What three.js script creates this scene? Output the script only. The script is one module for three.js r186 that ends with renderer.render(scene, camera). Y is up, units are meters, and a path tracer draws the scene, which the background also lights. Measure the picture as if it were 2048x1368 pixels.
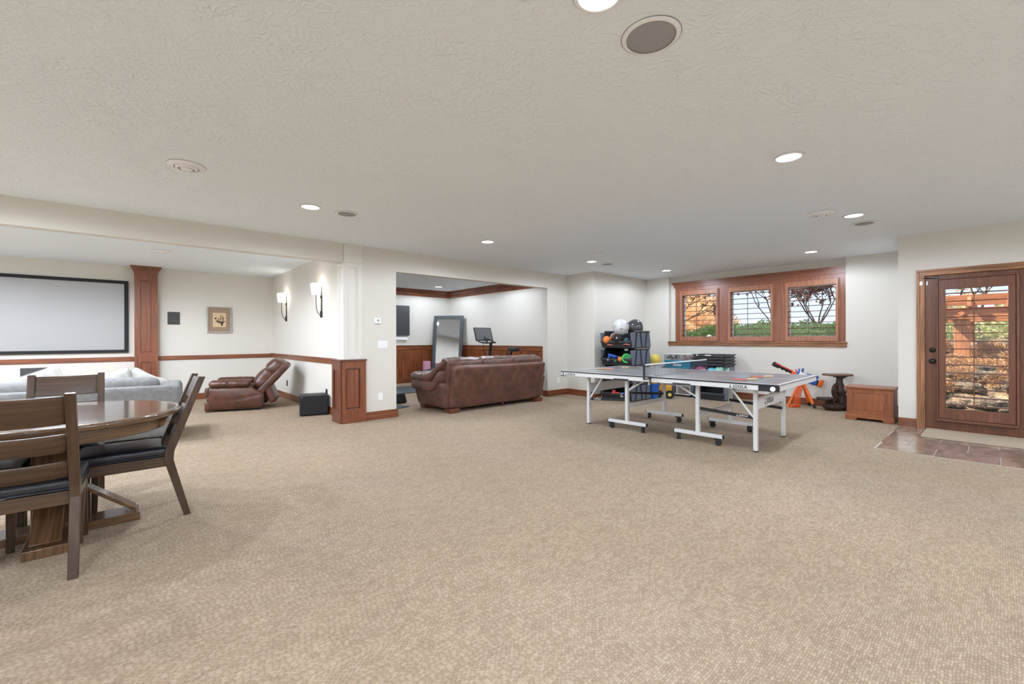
import * as THREE from 'three';
import { RoundedBoxGeometry } from 'three/addons/geometries/RoundedBoxGeometry.js';
import { mergeGeometries, mergeVertices } from 'three/addons/utils/BufferGeometryUtils.js';
import { FontLoader } from 'three/addons/loaders/FontLoader.js';
import { TextGeometry } from 'three/addons/geometries/TextGeometry.js';
import { RectAreaLightUniformsLib } from 'three/addons/lights/RectAreaLightUniformsLib.js';

// ---------------------------------------------------------------- camera, sky, sun, exposure
RectAreaLightUniformsLib.init();
const scene = new THREE.Scene();
const FOCAL = 873;                                   // pixels, for the 2048 x 1368 frame
const camera = new THREE.PerspectiveCamera(2 * Math.atan(684 / FOCAL) * 180 / Math.PI, 2048 / 1368, 0.05, 120);
camera.position.set(0, 1.235, 0);
const YAW = 48.08 * Math.PI / 180;
camera.lookAt(Math.cos(YAW), 1.235, -Math.sin(YAW));
camera.rotateZ(-0.003);
camera.setViewOffset(2048, 1368, 0, 7.2, 2048, 1368); // shifted lens: the horizon lies just above the middle
const renderer = new THREE.WebGLRenderer({ antialias: true });
renderer.toneMapping = THREE.LinearToneMapping;
renderer.toneMappingExposure = 1.01;
renderer.shadowMap.enabled = true;

const SKY_TOP = [0.30, 0.52, 0.95], SKY_LOW = [0.80, 0.90, 1.0], SKY_GAIN = 1.3;
{
  const W = 256, Hh = 128, d = new Float32Array(W * Hh * 4);
  for (let j = 0; j < Hh; j++) {
    const el = ((j + 0.5) / Hh - 0.5) * Math.PI, k = Math.pow(Math.max(0, Math.sin(el)), 0.55);
    for (let i = 0; i < W; i++) for (let c = 0; c < 4; c++) d[(j * W + i) * 4 + c] = c === 3 ? 1 : SKY_GAIN * (SKY_LOW[c] * (1 - k) + SKY_TOP[c] * k);
  }
  const t = new THREE.DataTexture(d, W, Hh, THREE.RGBAFormat, THREE.FloatType);
  t.mapping = THREE.EquirectangularReflectionMapping; t.magFilter = THREE.LinearFilter; t.needsUpdate = true;
  scene.background = t;
}
const sun = new THREE.DirectionalLight(new THREE.Color(1.0, 0.9, 0.76), 11);
sun.position.set(5.2, 19.5, -17.6); sun.target.position.set(13, 0, -2);
sun.castShadow = true; sun.shadow.mapSize.set(2048, 2048);
Object.assign(sun.shadow.camera, { left: -16, right: 16, top: 16, bottom: -16, near: 1, far: 60 });
scene.add(sun, sun.target);
const CAN = 8.4, CAN_COLOR = new THREE.Color(0.90, 0.985, 1.11);        // candela of a downlight, its colour

// ---------------------------------------------------------------- helpers
let seedState = 7;
const rnd = () => { seedState = (seedState * 1664525 + 1013904223) >>> 0; return seedState / 4294967296; };
const rr = (a, b) => a + (b - a) * rnd();
const taken = new Map();
function numbered(n) { const k = taken.get(n) || 0; taken.set(n, k + 1); return k ? n + '_' + String(k).padStart(3, '0') : n; }
const V = (x, y, z) => new THREE.Vector3(x, y, z);
function place(g, pos = [0, 0, 0], rot = [0, 0, 0], order = 'XYZ') {
  const m = new THREE.Matrix4().makeRotationFromEuler(new THREE.Euler(rot[0], rot[1], rot[2], order)); m.setPosition(...pos); g.applyMatrix4(m); return g;
}
const box = (x0, x1, y0, y1, z0, z1) => new THREE.BoxGeometry(x1 - x0, y1 - y0, z1 - z0).translate((x0 + x1) / 2, (y0 + y1) / 2, (z0 + z1) / 2);
const rbox = (w, h, d, r, pos, rot, order) => place(new RoundedBoxGeometry(w, h, d, 1, Math.min(r, w / 2.01, h / 2.01, d / 2.01)), pos, rot, order);
const rb = (x0, x1, y0, y1, z0, z1, r = 0.004) => rbox(x1 - x0, y1 - y0, z1 - z0, r, [(x0 + x1) / 2, (y0 + y1) / 2, (z0 + z1) / 2]);
const cyl = (r0, r1, h, pos, rot, seg = 20) => place(new THREE.CylinderGeometry(r0, r1, h, seg), pos, rot);
const sph = (r, pos, s = [1, 1, 1], a = 24, b = 16) => place(new THREE.SphereGeometry(r, a, b).scale(...s), pos);
const tube = (pts, r, n = 24, rad = 8, closed = false) => new THREE.TubeGeometry(new THREE.CatmullRomCurve3(pts.map((p) => V(...p)), closed, 'centripetal'), n, r, rad, closed);
const lathe = (pts, seg = 32, pos = [0, 0, 0], rot) => place(new THREE.LatheGeometry(pts.map((p) => new THREE.Vector2(...p)), seg), pos, rot);
function bar(a, b, w, h = w, r = 0.002) {           // a bar with a rectangular section from a to b
  const A = V(...a), B = V(...b), d = B.clone().sub(A), L = d.length();
  const g = new RoundedBoxGeometry(w, h, L, 1, Math.min(r, w / 2.01, h / 2.01));
  const m = new THREE.Matrix4().lookAt(A, B, Math.abs(d.y) / L > 0.99 ? V(1, 0, 0) : V(0, 1, 0)); m.setPosition(A.add(B).multiplyScalar(0.5)); return g.applyMatrix4(m);
}
const rod = (a, b, r, r2 = r, seg = 10) => {
  const A = V(...a), B = V(...b), d = B.clone().sub(A), g = new THREE.CylinderGeometry(r2, r, d.length(), seg);
  return g.applyQuaternion(new THREE.Quaternion().setFromUnitVectors(V(0, 1, 0), d.clone().normalize())).translate(...A.add(B).multiplyScalar(0.5).toArray());
};
function extr(pts, depth, bevel = 0, holes = [], plane = 'xy') {   // outline in x,y pushed along z; plane 'zy': outline in z,y pushed along x, centred
  const s = new THREE.Shape(pts.map((p) => new THREE.Vector2(...p)));
  for (const h of holes) s.holes.push(new THREE.Path(h.map((p) => new THREE.Vector2(...p))));
  const g = new THREE.ExtrudeGeometry(s, { depth: depth - 2 * bevel, bevelEnabled: bevel > 0, bevelThickness: bevel, bevelSize: bevel, bevelOffset: -bevel, bevelSegments: 2, curveSegments: 12 });
  g.translate(0, 0, -depth / 2 + bevel);
  if (plane === 'zy') g.rotateY(-Math.PI / 2);      // x -> z, depth -> -x
  return g;
}
const rect = (a0, a1, b0, b1) => [[a0, b0], [a1, b0], [a1, b1], [a0, b1]];
const hash = (x, y, s) => { let h = (x * 374761393 + y * 668265263 + s * 1442695041) | 0; h = Math.imul(h ^ (h >>> 13), 1274126177); return ((h ^ (h >>> 16)) >>> 0) / 4294967296; };
const mod = (a, n) => ((a % n) + n) % n;
function pn(x, y, px, py, s) {                      // value noise that repeats after px, py cells
  const xi = Math.floor(x), yi = Math.floor(y), fx = x - xi, fy = y - yi, u = fx * fx * (3 - 2 * fx), v = fy * fy * (3 - 2 * fy);
  const a = hash(mod(xi, px), mod(yi, py), s), b = hash(mod(xi + 1, px), mod(yi, py), s), c = hash(mod(xi, px), mod(yi + 1, py), s), d = hash(mod(xi + 1, px), mod(yi + 1, py), s);
  return (a + (b - a) * u) * (1 - v) + (c + (d - c) * u) * v;
}
const n3 = (x, y, z, s = 0) => {                    // smooth noise in space, -1 .. 1
  const zi = Math.floor(z), f = z - zi, w = f * f * (3 - 2 * f);
  return 2 * (pn(x, y, 4096, 4096, s + zi * 17) * (1 - w) + pn(x, y, 4096, 4096, s + zi * 17 + 17) * w) - 1;
};
function soft(w, h, d, r, o = {}) {                 // a rounded, stuffed block with creases
  const n = o.n || [14, 8, 14], g0 = new THREE.BoxGeometry(w, h, d, ...n); g0.deleteAttribute('uv'); g0.deleteAttribute('normal');
  const g = mergeVertices(g0, 1e-5), p = g.attributes.position, hw = [w / 2, h / 2, d / 2], b = o.bulge || [0, 0, 0], wr = o.wr || 0, fr = o.fr || 14, s = o.seed || 1;
  for (let i = 0; i < p.count; i++) {
    const q = [p.getX(i), p.getY(i), p.getZ(i)], rad = Math.min(r, ...hw);
    const c = q.map((t, k) => Math.max(-hw[k] + rad, Math.min(hw[k] - rad, t))), e = q.map((t, k) => t - c[k]), L = Math.hypot(...e);
    if (L > 1e-6) for (let k = 0; k < 3; k++) q[k] = c[k] + e[k] / L * rad;
    const t = q.map((x, k) => x / hw[k]);
    const cs = [(1 - t[1] ** 2) * (1 - t[2] ** 2), (1 - t[0] ** 2) * (1 - t[2] ** 2), (1 - t[0] ** 2) * (1 - t[1] ** 2)];
    for (let k = 0; k < 3; k++) q[k] += b[k] * t[k] * Math.max(0, cs[k]);
    if (wr) { const m = wr * (n3(q[0] * fr, q[1] * fr, q[2] * fr, s) + 0.5 * n3(q[0] * fr * 2.3, q[1] * fr * 2.3, q[2] * fr * 2.3, s + 5)); for (let k = 0; k < 3; k++) q[k] += m * (L > 1e-6 ? e[k] / L : 0); }
    if (o.fn) { const z = o.fn(q); p.setXYZ(i, ...z); } else p.setXYZ(i, ...q);
  }
  g.computeVertexNormals();
  return o.pos || o.rot ? place(g, o.pos, o.rot, o.order) : g;
}
function uvs(g, grain = 1, off = [0, 0]) {          // uv in metres, the grain (v) along one axis
  const p = g.attributes.position, n = g.attributes.normal, uv = new Float32Array(p.count * 2);
  for (let i = 0; i < p.count; i += 3) {
    const a = [0, 0, 0];
    for (let j = 0; j < 3; j++) { a[0] += n.getX(i + j); a[1] += n.getY(i + j); a[2] += n.getZ(i + j); }
    const q = a.map(Math.abs), m = q[0] >= q[1] && q[0] >= q[2] ? 0 : q[1] >= q[2] ? 1 : 2, o = [0, 1, 2].filter((k) => k !== m);
    const vAx = o.includes(grain) ? grain : o[1], uAx = o.find((k) => k !== vAx);
    for (let j = 0; j < 3; j++) { const c = [p.getX(i + j), p.getY(i + j), p.getZ(i + j)]; uv[(i + j) * 2] = c[uAx] + off[0]; uv[(i + j) * 2 + 1] = c[vAx] + off[1]; }
  }
  g.setAttribute('uv', new THREE.BufferAttribute(uv, 2)); return g;
}
function merged(gs, grain, off) {
  const l = (Array.isArray(gs) ? gs : [gs]).map((g) => { const h = g.index ? g.toNonIndexed() : g.clone(); for (const k of Object.keys(h.attributes)) if (k !== 'position' && k !== 'normal') h.deleteAttribute(k); h.morphAttributes = {}; return h; });
  return uvs(l.length > 1 ? mergeGeometries(l) : l[0], grain, off);
}
function obj(name, gs, mat, parent = scene, grain = 1, label) {
  const m = new THREE.Mesh(merged(gs, grain, [Math.floor(rnd() * 97) * 0.137, Math.floor(rnd() * 89) * 0.113]), mat);
  m.name = parent === scene ? numbered(name) : name; m.castShadow = m.receiveShadow = true; parent.add(m);
  if (label) m.userData.label = label;
  return m;
}
function tag(o, label, category, group) { o.userData.label = label; o.userData.category = category; if (group) o.userData.group = group; return o; }
function thing(name, label, category, pos = [0, 0, 0], turn = 0, group) {
  const o = new THREE.Group(); o.name = numbered(name); o.position.set(...pos); o.rotation.y = turn; scene.add(o); return tag(o, label, category, group);
}
function struct(name, gs, mat, parent = scene, grain = 1) { const o = obj(name, gs, mat, parent, grain); if (parent === scene) o.userData.kind = 'structure'; return o; }
function structGroup(name) { const o = new THREE.Group(); o.name = name; o.userData.kind = 'structure'; scene.add(o); return o; }
function copy(root, name, pos, turn, label, group) {
  const c = root.clone(); c.name = numbered(name); scene.add(c); if (pos) c.position.set(...pos); if (turn !== undefined) c.rotation.y = turn;
  if (label) c.userData.label = label; if (group) c.userData.group = group; return c;
}

// ---------------------------------------------------------------- procedural textures
function dataTex(w, h, fn, srgb, rep) {
  const d = new Uint8Array(w * h * 4);
  for (let j = 0; j < h; j++) for (let i = 0; i < w; i++) { const c = fn(i, j), k = (j * w + i) * 4; for (let a = 0; a < 3; a++) d[k + a] = Math.max(0, Math.min(255, (typeof c === 'number' ? c : c[a]) * 255)); d[k + 3] = 255; }
  const t = new THREE.DataTexture(d, w, h); t.wrapS = t.wrapT = THREE.RepeatWrapping; t.magFilter = THREE.LinearFilter; t.minFilter = THREE.LinearMipmapLinearFilter; t.generateMipmaps = true;
  if (srgb) t.colorSpace = THREE.SRGBColorSpace; t.repeat.set(...rep); t.needsUpdate = true; return t;
}
function woodTex(contrast, seed) {                   // 1 m of grain along v, 0.5 m across
  return dataTex(512, 512, (i, j) => {
    const x = i / 512, y = j / 512, w = pn(x * 6, y * 3, 6, 3, seed) * 0.8;
    const rings = 0.5 + 0.5 * Math.sin((x * 16 + w * 3) * Math.PI * 2), fine = pn(x * 170, y * 8, 170, 8, seed + 1), fl = pn(x * 24, y * 3, 24, 3, seed + 2), knot = pn(x * 5, y * 4, 5, 4, seed + 3);
    const s = 1 - contrast * (0.35 * rings + 0.42 * fine + 0.55 * fl + 0.4 * knot - 0.2);
    return [s, s * (0.985 - 0.05 * contrast * fl), s * (0.965 - 0.1 * contrast * fl)];
  }, true, [2, 1]);
}
const woodA = woodTex(0.28, 3), woodB = woodTex(0.42, 31), woodC = woodTex(0.3, 57);
const loop = (i, j) => {                             // looped carpet of short uneven dashes, 1 px = 1 mm, 0.96 m repeat
  const wy = j + 4 * pn(i / 40, j / 40, 24, 24, 6) + 1.5 * Math.sin(i * Math.PI / 60), row = mod(Math.floor(wy / 10), 96), x = i + Math.floor(hash(row, 1, 7) * 24) + 3 * pn(i / 12, j / 12, 80, 80, 8), c = Math.floor(mod(x, 960) / 24), q = 8 + 4 * hash(c, row, 2), a = (mod(x, 24) - 12) / q, b = (mod(wy, 10) - 5) / (4 + 1.2 * hash(c, row, 3));
  return [Math.max(0, 1 - a * a * a * a) * Math.max(0, 1 - b * b), c, row];
};
const carpetC = dataTex(960, 960, (i, j) => {
  const [h, c, row] = loop(i, j), k = hash(c, row, 5), big = pn(i / 80, j / 80, 12, 12, 9), f = hash(i, j, 11), m = 0.73 + 0.125 * h + 0.11 * (k - 0.5) + 0.035 * (big - 0.5) + 0.12 * (f - 0.5);
  return [m * 1.0, m * (0.935 + 0.03 * (k - 0.5)), m * (0.855 + 0.05 * (k - 0.5))];
}, true, [1 / 0.96, 1 / 0.96]);
const carpetB = dataTex(960, 960, (i, j) => { const [h, c, row] = loop(i, j); return 0.15 + 0.55 * h * (0.7 + 0.3 * hash(c, row, 5)) + 0.25 * hash(i, j, 13) * h; }, false, [1 / 0.96, 1 / 0.96]);
const plasterB = dataTex(1024, 1024, (i, j) => {     // stamped ceiling plaster, 1.4 m repeat
  const x = i / 1024, y = j / 1024, wx = pn(x * 20, y * 20, 20, 20, 41) * 0.06, wy = pn(x * 20, y * 20, 20, 20, 42) * 0.06;
  const a = pn((x + wx) * 44, (y + wy) * 44, 44, 44, 43), b = pn((x - wy) * 96, (y + wx) * 96, 96, 96, 44), m = pn(x * 9, y * 9, 9, 9, 45);
  const ridge = 1 - Math.abs(2 * a - 1); return 0.45 * ridge * ridge * m * 1.4 + 0.35 * b * b + 0.1 * hash(i, j, 46);
}, false, [1 / 1.4, 1 / 1.4]);
const wallB = dataTex(512, 512, (i, j) => pn(i / 4, j / 4, 128, 128, 51) * 0.6 + pn(i / 10, j / 10, 51, 51, 52) * 0.4, false, [2, 2]);
const leatherC = dataTex(512, 512, (i, j) => { const x = i / 512, y = j / 512, a = pn(x * 7, y * 7, 7, 7, 61), b = pn(x * 23, y * 23, 23, 23, 62), c = pn(x * 90, y * 90, 90, 90, 63); const m = 0.66 + 0.24 * a + 0.14 * (b - 0.5) + 0.08 * (c - 0.5); return [m, m * (0.97 - 0.06 * (a - 0.5)), m * 0.96]; }, true, [1.6, 1.6]);
const leatherB = dataTex(512, 512, (i, j) => { const x = i / 512, y = j / 512, a = pn(x * 60, y * 60, 60, 60, 66), b = pn(x * 14, y * 14, 14, 14, 67), r = 1 - Math.abs(2 * a - 1); return 0.5 * r + 0.5 * b; }, false, [2.5, 2.5]);
const clothB = dataTex(256, 256, (i, j) => 0.35 + 0.25 * Math.sin(i * Math.PI / 4) * Math.sin(j * Math.PI / 4) + 0.3 * hash(i, j, 71), false, [8, 8]);
const clothC = dataTex(256, 256, (i, j) => { const m = 0.8 + 0.14 * (hash(i >> 1, j >> 2, 72) - 0.5) + 0.1 * (pn(i / 32, j / 32, 8, 8, 73) - 0.5); return m; }, true, [4, 4]);
const tileC = dataTex(512, 512, (i, j) => { const x = i / 512, y = j / 512, a = pn(x * 5, y * 14, 5, 14, 81), b = pn(x * 40, y * 60, 40, 60, 82); const m = 0.72 + 0.3 * (a - 0.5) + 0.12 * (b - 0.5); return [m, m * 0.96, m * 0.92]; }, true, [1.3, 1.3]);
const rockC = dataTex(256, 256, (i, j) => { const m = 0.55 + 0.5 * (pn(i / 16, j / 16, 16, 16, 91) - 0.5) + 0.4 * (pn(i / 4, j / 4, 64, 64, 92) - 0.5); return [m, m * 0.93, m * 0.84]; }, true, [0.7, 0.7]);

// ---------------------------------------------------------------- materials (linear base colours)
const lin = (r, g, b) => new THREE.Color().setRGB(r, g, b);
const std = (r, g, b, rough = 0.6, o = {}) => new THREE.MeshStandardMaterial({ color: lin(r, g, b), roughness: rough, ...o });
const phy = (r, g, b, rough = 0.6, o = {}) => new THREE.MeshPhysicalMaterial({ color: lin(r, g, b), roughness: rough, ...o });
const M = {
  wall: std(0.74, 0.712, 0.65, 0.85, { bumpMap: wallB, bumpScale: 0.0006 }),
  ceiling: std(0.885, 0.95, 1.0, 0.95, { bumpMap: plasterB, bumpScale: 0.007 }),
  whitePaint: std(0.79, 0.765, 0.71, 0.45),
  carpet: std(0.655, 0.58, 0.502, 1, { map: carpetC, bumpMap: carpetB, bumpScale: 0.0038, vertexColors: true }),
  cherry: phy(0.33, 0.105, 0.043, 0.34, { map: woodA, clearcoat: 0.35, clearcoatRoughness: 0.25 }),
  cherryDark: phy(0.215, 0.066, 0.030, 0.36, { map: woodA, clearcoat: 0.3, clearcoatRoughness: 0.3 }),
  shutterWood: phy(0.63, 0.275, 0.16, 0.36, { map: woodA, clearcoat: 0.3, clearcoatRoughness: 0.3 }),
  windowWood: phy(0.46, 0.175, 0.098, 0.36, { map: woodA, clearcoat: 0.3, clearcoatRoughness: 0.3 }),
  alder: phy(0.56, 0.255, 0.115, 0.42, { map: woodB, clearcoat: 0.2, clearcoatRoughness: 0.3 }),
  doorWood: phy(0.225, 0.078, 0.037, 0.42, { map: woodA, clearcoat: 0.2, clearcoatRoughness: 0.3 }),
  chestWood: phy(0.46, 0.155, 0.062, 0.38, { map: woodA, clearcoat: 0.3, clearcoatRoughness: 0.3 }),
  gymWood: phy(0.42, 0.130, 0.044, 0.36, { map: woodB, clearcoat: 0.3, clearcoatRoughness: 0.25 }),
  chairWood: phy(0.098, 0.053, 0.028, 0.45, { map: woodC, clearcoat: 0.15, clearcoatRoughness: 0.3 }),
  tableWood: phy(0.20, 0.112, 0.058, 0.22, { map: woodC, clearcoat: 0.9, clearcoatRoughness: 0.07 }),
  navy: phy(0.022, 0.028, 0.044, 0.35, { map: leatherC, bumpMap: leatherB, bumpScale: 0.0008, clearcoat: 0.2, clearcoatRoughness: 0.4 }),
  leather: phy(0.205, 0.098, 0.068, 0.36, { map: leatherC, bumpMap: leatherB, bumpScale: 0.0014, clearcoat: 0.25, clearcoatRoughness: 0.35 }),
  leatherRed: phy(0.150, 0.056, 0.034, 0.34, { map: leatherC, bumpMap: leatherB, bumpScale: 0.0014, clearcoat: 0.25, clearcoatRoughness: 0.35 }),
  greyCloth: std(0.335, 0.332, 0.328, 0.95, { map: clothC, bumpMap: clothB, bumpScale: 0.001 }),
  creamCloth: std(0.72, 0.70, 0.66, 0.95, { map: clothC, bumpMap: clothB, bumpScale: 0.001 }),
  black: std(0.012, 0.012, 0.014, 0.55), blackSoft: std(0.02, 0.02, 0.022, 0.9), blackGloss: phy(0.012, 0.013, 0.015, 0.12, { clearcoat: 0.5 }),
  screenWhite: std(0.40, 0.40, 0.40, 0.9), grille: std(0.07, 0.07, 0.072, 0.8), grilleGrey: std(0.36, 0.365, 0.37, 0.85),
  white: std(0.92, 0.93, 0.94, 0.4), whiteMetal: std(0.74, 0.75, 0.76, 0.35, { metalness: 0.15 }), steel: std(0.62, 0.63, 0.65, 0.3, { metalness: 0.85 }),
  bronze: std(0.035, 0.027, 0.022, 0.4, { metalness: 0.7 }), iron: std(0.05, 0.048, 0.046, 0.35, { metalness: 0.8 }), mirror: std(0.93, 0.94, 0.94, 0.02, { metalness: 1 }),
  charcoal: std(0.055, 0.062, 0.068, 0.5), slate: std(0.075, 0.092, 0.105, 0.7), binBlack: std(0.028, 0.031, 0.036, 0.36), binRib: std(0.145, 0.18, 0.235, 0.35), binLip: std(0.035, 0.038, 0.043, 0.42), label: std(0.75, 0.75, 0.76, 0.6),
  pingTop: phy(0.22, 0.245, 0.28, 0.34, { clearcoat: 1, clearcoatRoughness: 0.27 }), line: phy(0.80, 0.80, 0.80, 0.4),
  net: std(0.045, 0.05, 0.085, 0.9), clear: phy(0.93, 0.94, 0.95, 0.12, { transmission: 0.9, thickness: 0 }),
  glass: phy(1, 1, 1, 0.0, { transmission: 1, thickness: 0, ior: 1.45 }), tile: phy(0.60, 0.46, 0.37, 0.3, { map: tileC, clearcoat: 1, clearcoatRoughness: 0.16 }), grout: std(0.52, 0.47, 0.42, 0.9),
  orange: std(0.85, 0.17, 0.025, 0.4), orangeBall: std(0.86, 0.25, 0.04, 0.55), blue: std(0.02, 0.12, 0.48, 0.4), teal: std(0.01, 0.30, 0.46, 0.5), cyan: std(0.12, 0.55, 0.75, 0.6), green: std(0.06, 0.56, 0.12, 0.4), mint: std(0.35, 0.75, 0.58, 0.7),
  red: std(0.62, 0.05, 0.04, 0.45), coral: std(0.78, 0.20, 0.16, 0.6), pink: std(0.70, 0.36, 0.52, 0.75), pinkHot: std(0.72, 0.10, 0.26, 0.7), yellow: std(0.80, 0.62, 0.10, 0.45), mustard: std(0.75, 0.36, 0.03, 0.5), brownBall: std(0.18, 0.055, 0.03, 0.55), balsa: std(0.62, 0.45, 0.27, 0.6),
  rug: std(0.46, 0.38, 0.285, 1, { bumpMap: carpetB, bumpScale: 0.003 }), burl: std(0.085, 0.048, 0.032, 0.5, { map: woodB, bumpMap: rockC, bumpScale: 0.01 }), burlTop: std(0.30, 0.17, 0.10, 0.4, { map: woodB }),
  earth: std(0.72, 0.60, 0.44, 1, { map: rockC }), rock: std(0.62, 0.57, 0.50, 0.95, { map: rockC, bumpMap: rockC, bumpScale: 0.02 }), paver: std(0.62, 0.61, 0.62, 0.9, { map: rockC }), cedar: std(0.78, 0.33, 0.15, 0.7, { map: woodA }), bark: std(0.06, 0.045, 0.035, 1), stucco: std(0.55, 0.5, 0.43, 0.95, { bumpMap: wallB, bumpScale: 0.004 }),
};
const leafMat = (r, g, b) => phy(r, g, b, 0.9, { transmission: 0.3, thickness: 0, side: THREE.DoubleSide });

// ---------------------------------------------------------------- the room
const C = 2.63, ZO = -6.38, ZS = -11.02, XC = 2.57, XD = 7.37, ZE = -5.65, XG = 9.39, XH = 8.06, ZB = -0.93, XL = -4.2, ZR = 3.4;
const OPL = 3.26, OPR = 6.74, OPT = 2.30, RX = 9.5, XO = 9.66;     // the wide opening, the window wall's recess, the outside face
{
  const floor = structGroup('floor');
  const g = new THREE.PlaneGeometry(14.2, 15, 71, 75).rotateX(-Math.PI / 2).translate(2.6, 0, -4.0);
  const carpet = obj('carpet', g, M.carpet, floor);
  const p = carpet.geometry.attributes.position, c = new Float32Array(p.count * 3);
  for (let i = 0; i < p.count; i++) {               // patches of trodden pile
    const x = p.getX(i), z = p.getZ(i), k = 1 + 0.04 * n3(x * 0.9, 3, z * 0.9, 3) + 0.022 * n3(x * 2.6, 9, z * 2.2, 8), w = 0.03 * n3(x * 1.3, 5, z * 1.1, 21);
    c[i * 3] = k; c[i * 3 + 1] = k * (1 - w * 0.2); c[i * 3 + 2] = k * (1 - w - 0.01);
  }
  carpet.geometry.setAttribute('color', new THREE.BufferAttribute(c, 3));
  obj('subfloor', box(XL - 0.2, XO, -0.2, -0.012, ZS - 0.2, ZR + 0.2), M.grout, floor);
  obj('grout', box(6.255, XH, -0.01, 0.0035, ZB, 2.2), M.grout, floor);
  const rows = [[6.26, 6.665, -0.448], [6.673, 7.105, -0.683], [7.113, 7.545, -0.455], [7.553, 7.985, -0.683], [7.993, 8.055, -0.455]];
  for (const [x0, x1, zj] of rows) for (let k = -2; k < 6; k++) {
    const a = Math.max(ZB + 0.004, zj + k * 0.464 + 0.004), b = Math.min(2.19, zj + (k + 1) * 0.464 - 0.004);
    if (b - a > 0.03) obj('tile', rb(x0, x1, -0.006, 0.0075 + 0.0006 * rnd(), a, b, 0.0015), M.tile, floor, 2);
  }
  const ceil = structGroup('ceiling');
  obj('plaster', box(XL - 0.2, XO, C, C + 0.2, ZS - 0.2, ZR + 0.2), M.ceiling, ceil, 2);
  struct('beam', rb(XL, 2.43, 2.35, C + 0.02, ZO - 0.13, ZO - 0.005, 0.006), M.wall);
  struct('wall_left', box(XL - 0.2, XL, -0.02, C, ZS - 0.2, ZR + 0.2), M.wall);
  struct('wall_rear', box(XL, XO, -0.02, C, ZR, ZR + 0.2), M.wall);
  struct('wall_back', box(XL, XD, -0.02, C, ZS - 0.2, ZS), M.wall);
  struct('wall_theater', box(XC, XC + 0.13, -0.02, C, ZS, ZO - 0.14), M.wall);
  struct('wall_opening', [box(2.60, OPL, -0.02, C, ZO - 0.14, ZO), box(OPL, OPR, OPT, C, ZO - 0.14, ZO), box(OPR, XD + 0.02, -0.02, C, ZO - 0.14, ZO)], M.wall);
  struct('wall_corner', [box(XD, XD + 0.2, -0.02, C, ZS, ZE + 0.02), box(XD + 0.02, XO, -0.02, C, ZE - 0.2, ZE)], M.wall);
  struct('wall_window', [box(XG, XO, -0.02, 1.075, -5.05, -1.77), box(XG, XO, -0.02, C, ZE, -5.055), box(XG, XO, -0.02, C, -1.77, ZB), box(RX, XO, 2.40, C, -5.055, -1.77), box(RX, XO, 1.075, 2.40, -5.055, -4.95)], M.wall);
  struct('wall_door', [box(XH, XH + 0.18, -0.02, C, ZB, -0.70), box(XH, XH + 0.18, 2.09, C, -0.70, 0.31), box(XH, XH + 0.18, -0.02, C, 0.31, ZR), box(XH + 0.18, XO, -0.02, C, ZB, ZB + 0.14)], M.wall);
  // baseboards: a tall flat board with a stepped foot
  const base = (name, segs) => struct(name, segs.flatMap(([x0, x1, z0, z1, nx, nz]) => {
    const e = (t, y0, y1) => nx ? rb(Math.min(x0, x0 + nx * t), Math.max(x0, x0 + nx * t), y0, y1, z0, z1, 0.003) : rb(x0, x1, y0, y1, Math.min(z0, z0 + nz * t), Math.max(z0, z0 + nz * t), 0.003);
    return [e(0.013, 0, 0.125), e(0.022, 0, 0.062)];
  }), M.cherry, scene, segs[0][4] ? 2 : 0);
  base('baseboard_opening', [[2.745, OPL + 0.022, ZO, ZO, 0, 1], [OPL, OPL, ZO - 0.14, ZO, 1, 0]]);
  base('baseboard_jamb', [[OPR, XD, ZO, ZO, 0, 1], [OPR, OPR, ZO - 0.14, ZO, -1, 0]]);
  base('baseboard_corner', [[XD, XD, ZO, ZE + 0.02, -1, 0]]);
  base('baseboard_niche', [[XD, XG, ZE, ZE, 0, 1]]);
  base('baseboard_window', [[XG, XG, ZE, ZB, -1, 0]]);
  base('baseboard_door', [[XH, XH, ZB, -0.745, -1, 0]]);
  base('baseboard_theater', [[XC, XC, ZS, -6.72, -1, 0]]);
  base('baseboard_screen', [[XL, XC, ZS, ZS, 0, 1]]);
  // chair rails of the theatre
  const RY0 = 0.823, RY1 = 0.909;
  struct('trim_1', [rb(XL, 0.2, RY0, RY1, ZS, ZS + 0.022, 0.006), rb(0.545, XC, RY0, RY1, ZS, ZS + 0.022, 0.006)], M.cherry, scene, 0);
  struct('trim_2', [rb(XC - 0.022, XC, RY0, RY1, ZS, -6.7, 0.006), rb(XC - 0.034, XC, RY1, RY1 + 0.012, ZS, -6.7, 0.003)], M.cherry, scene, 2);
}
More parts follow.
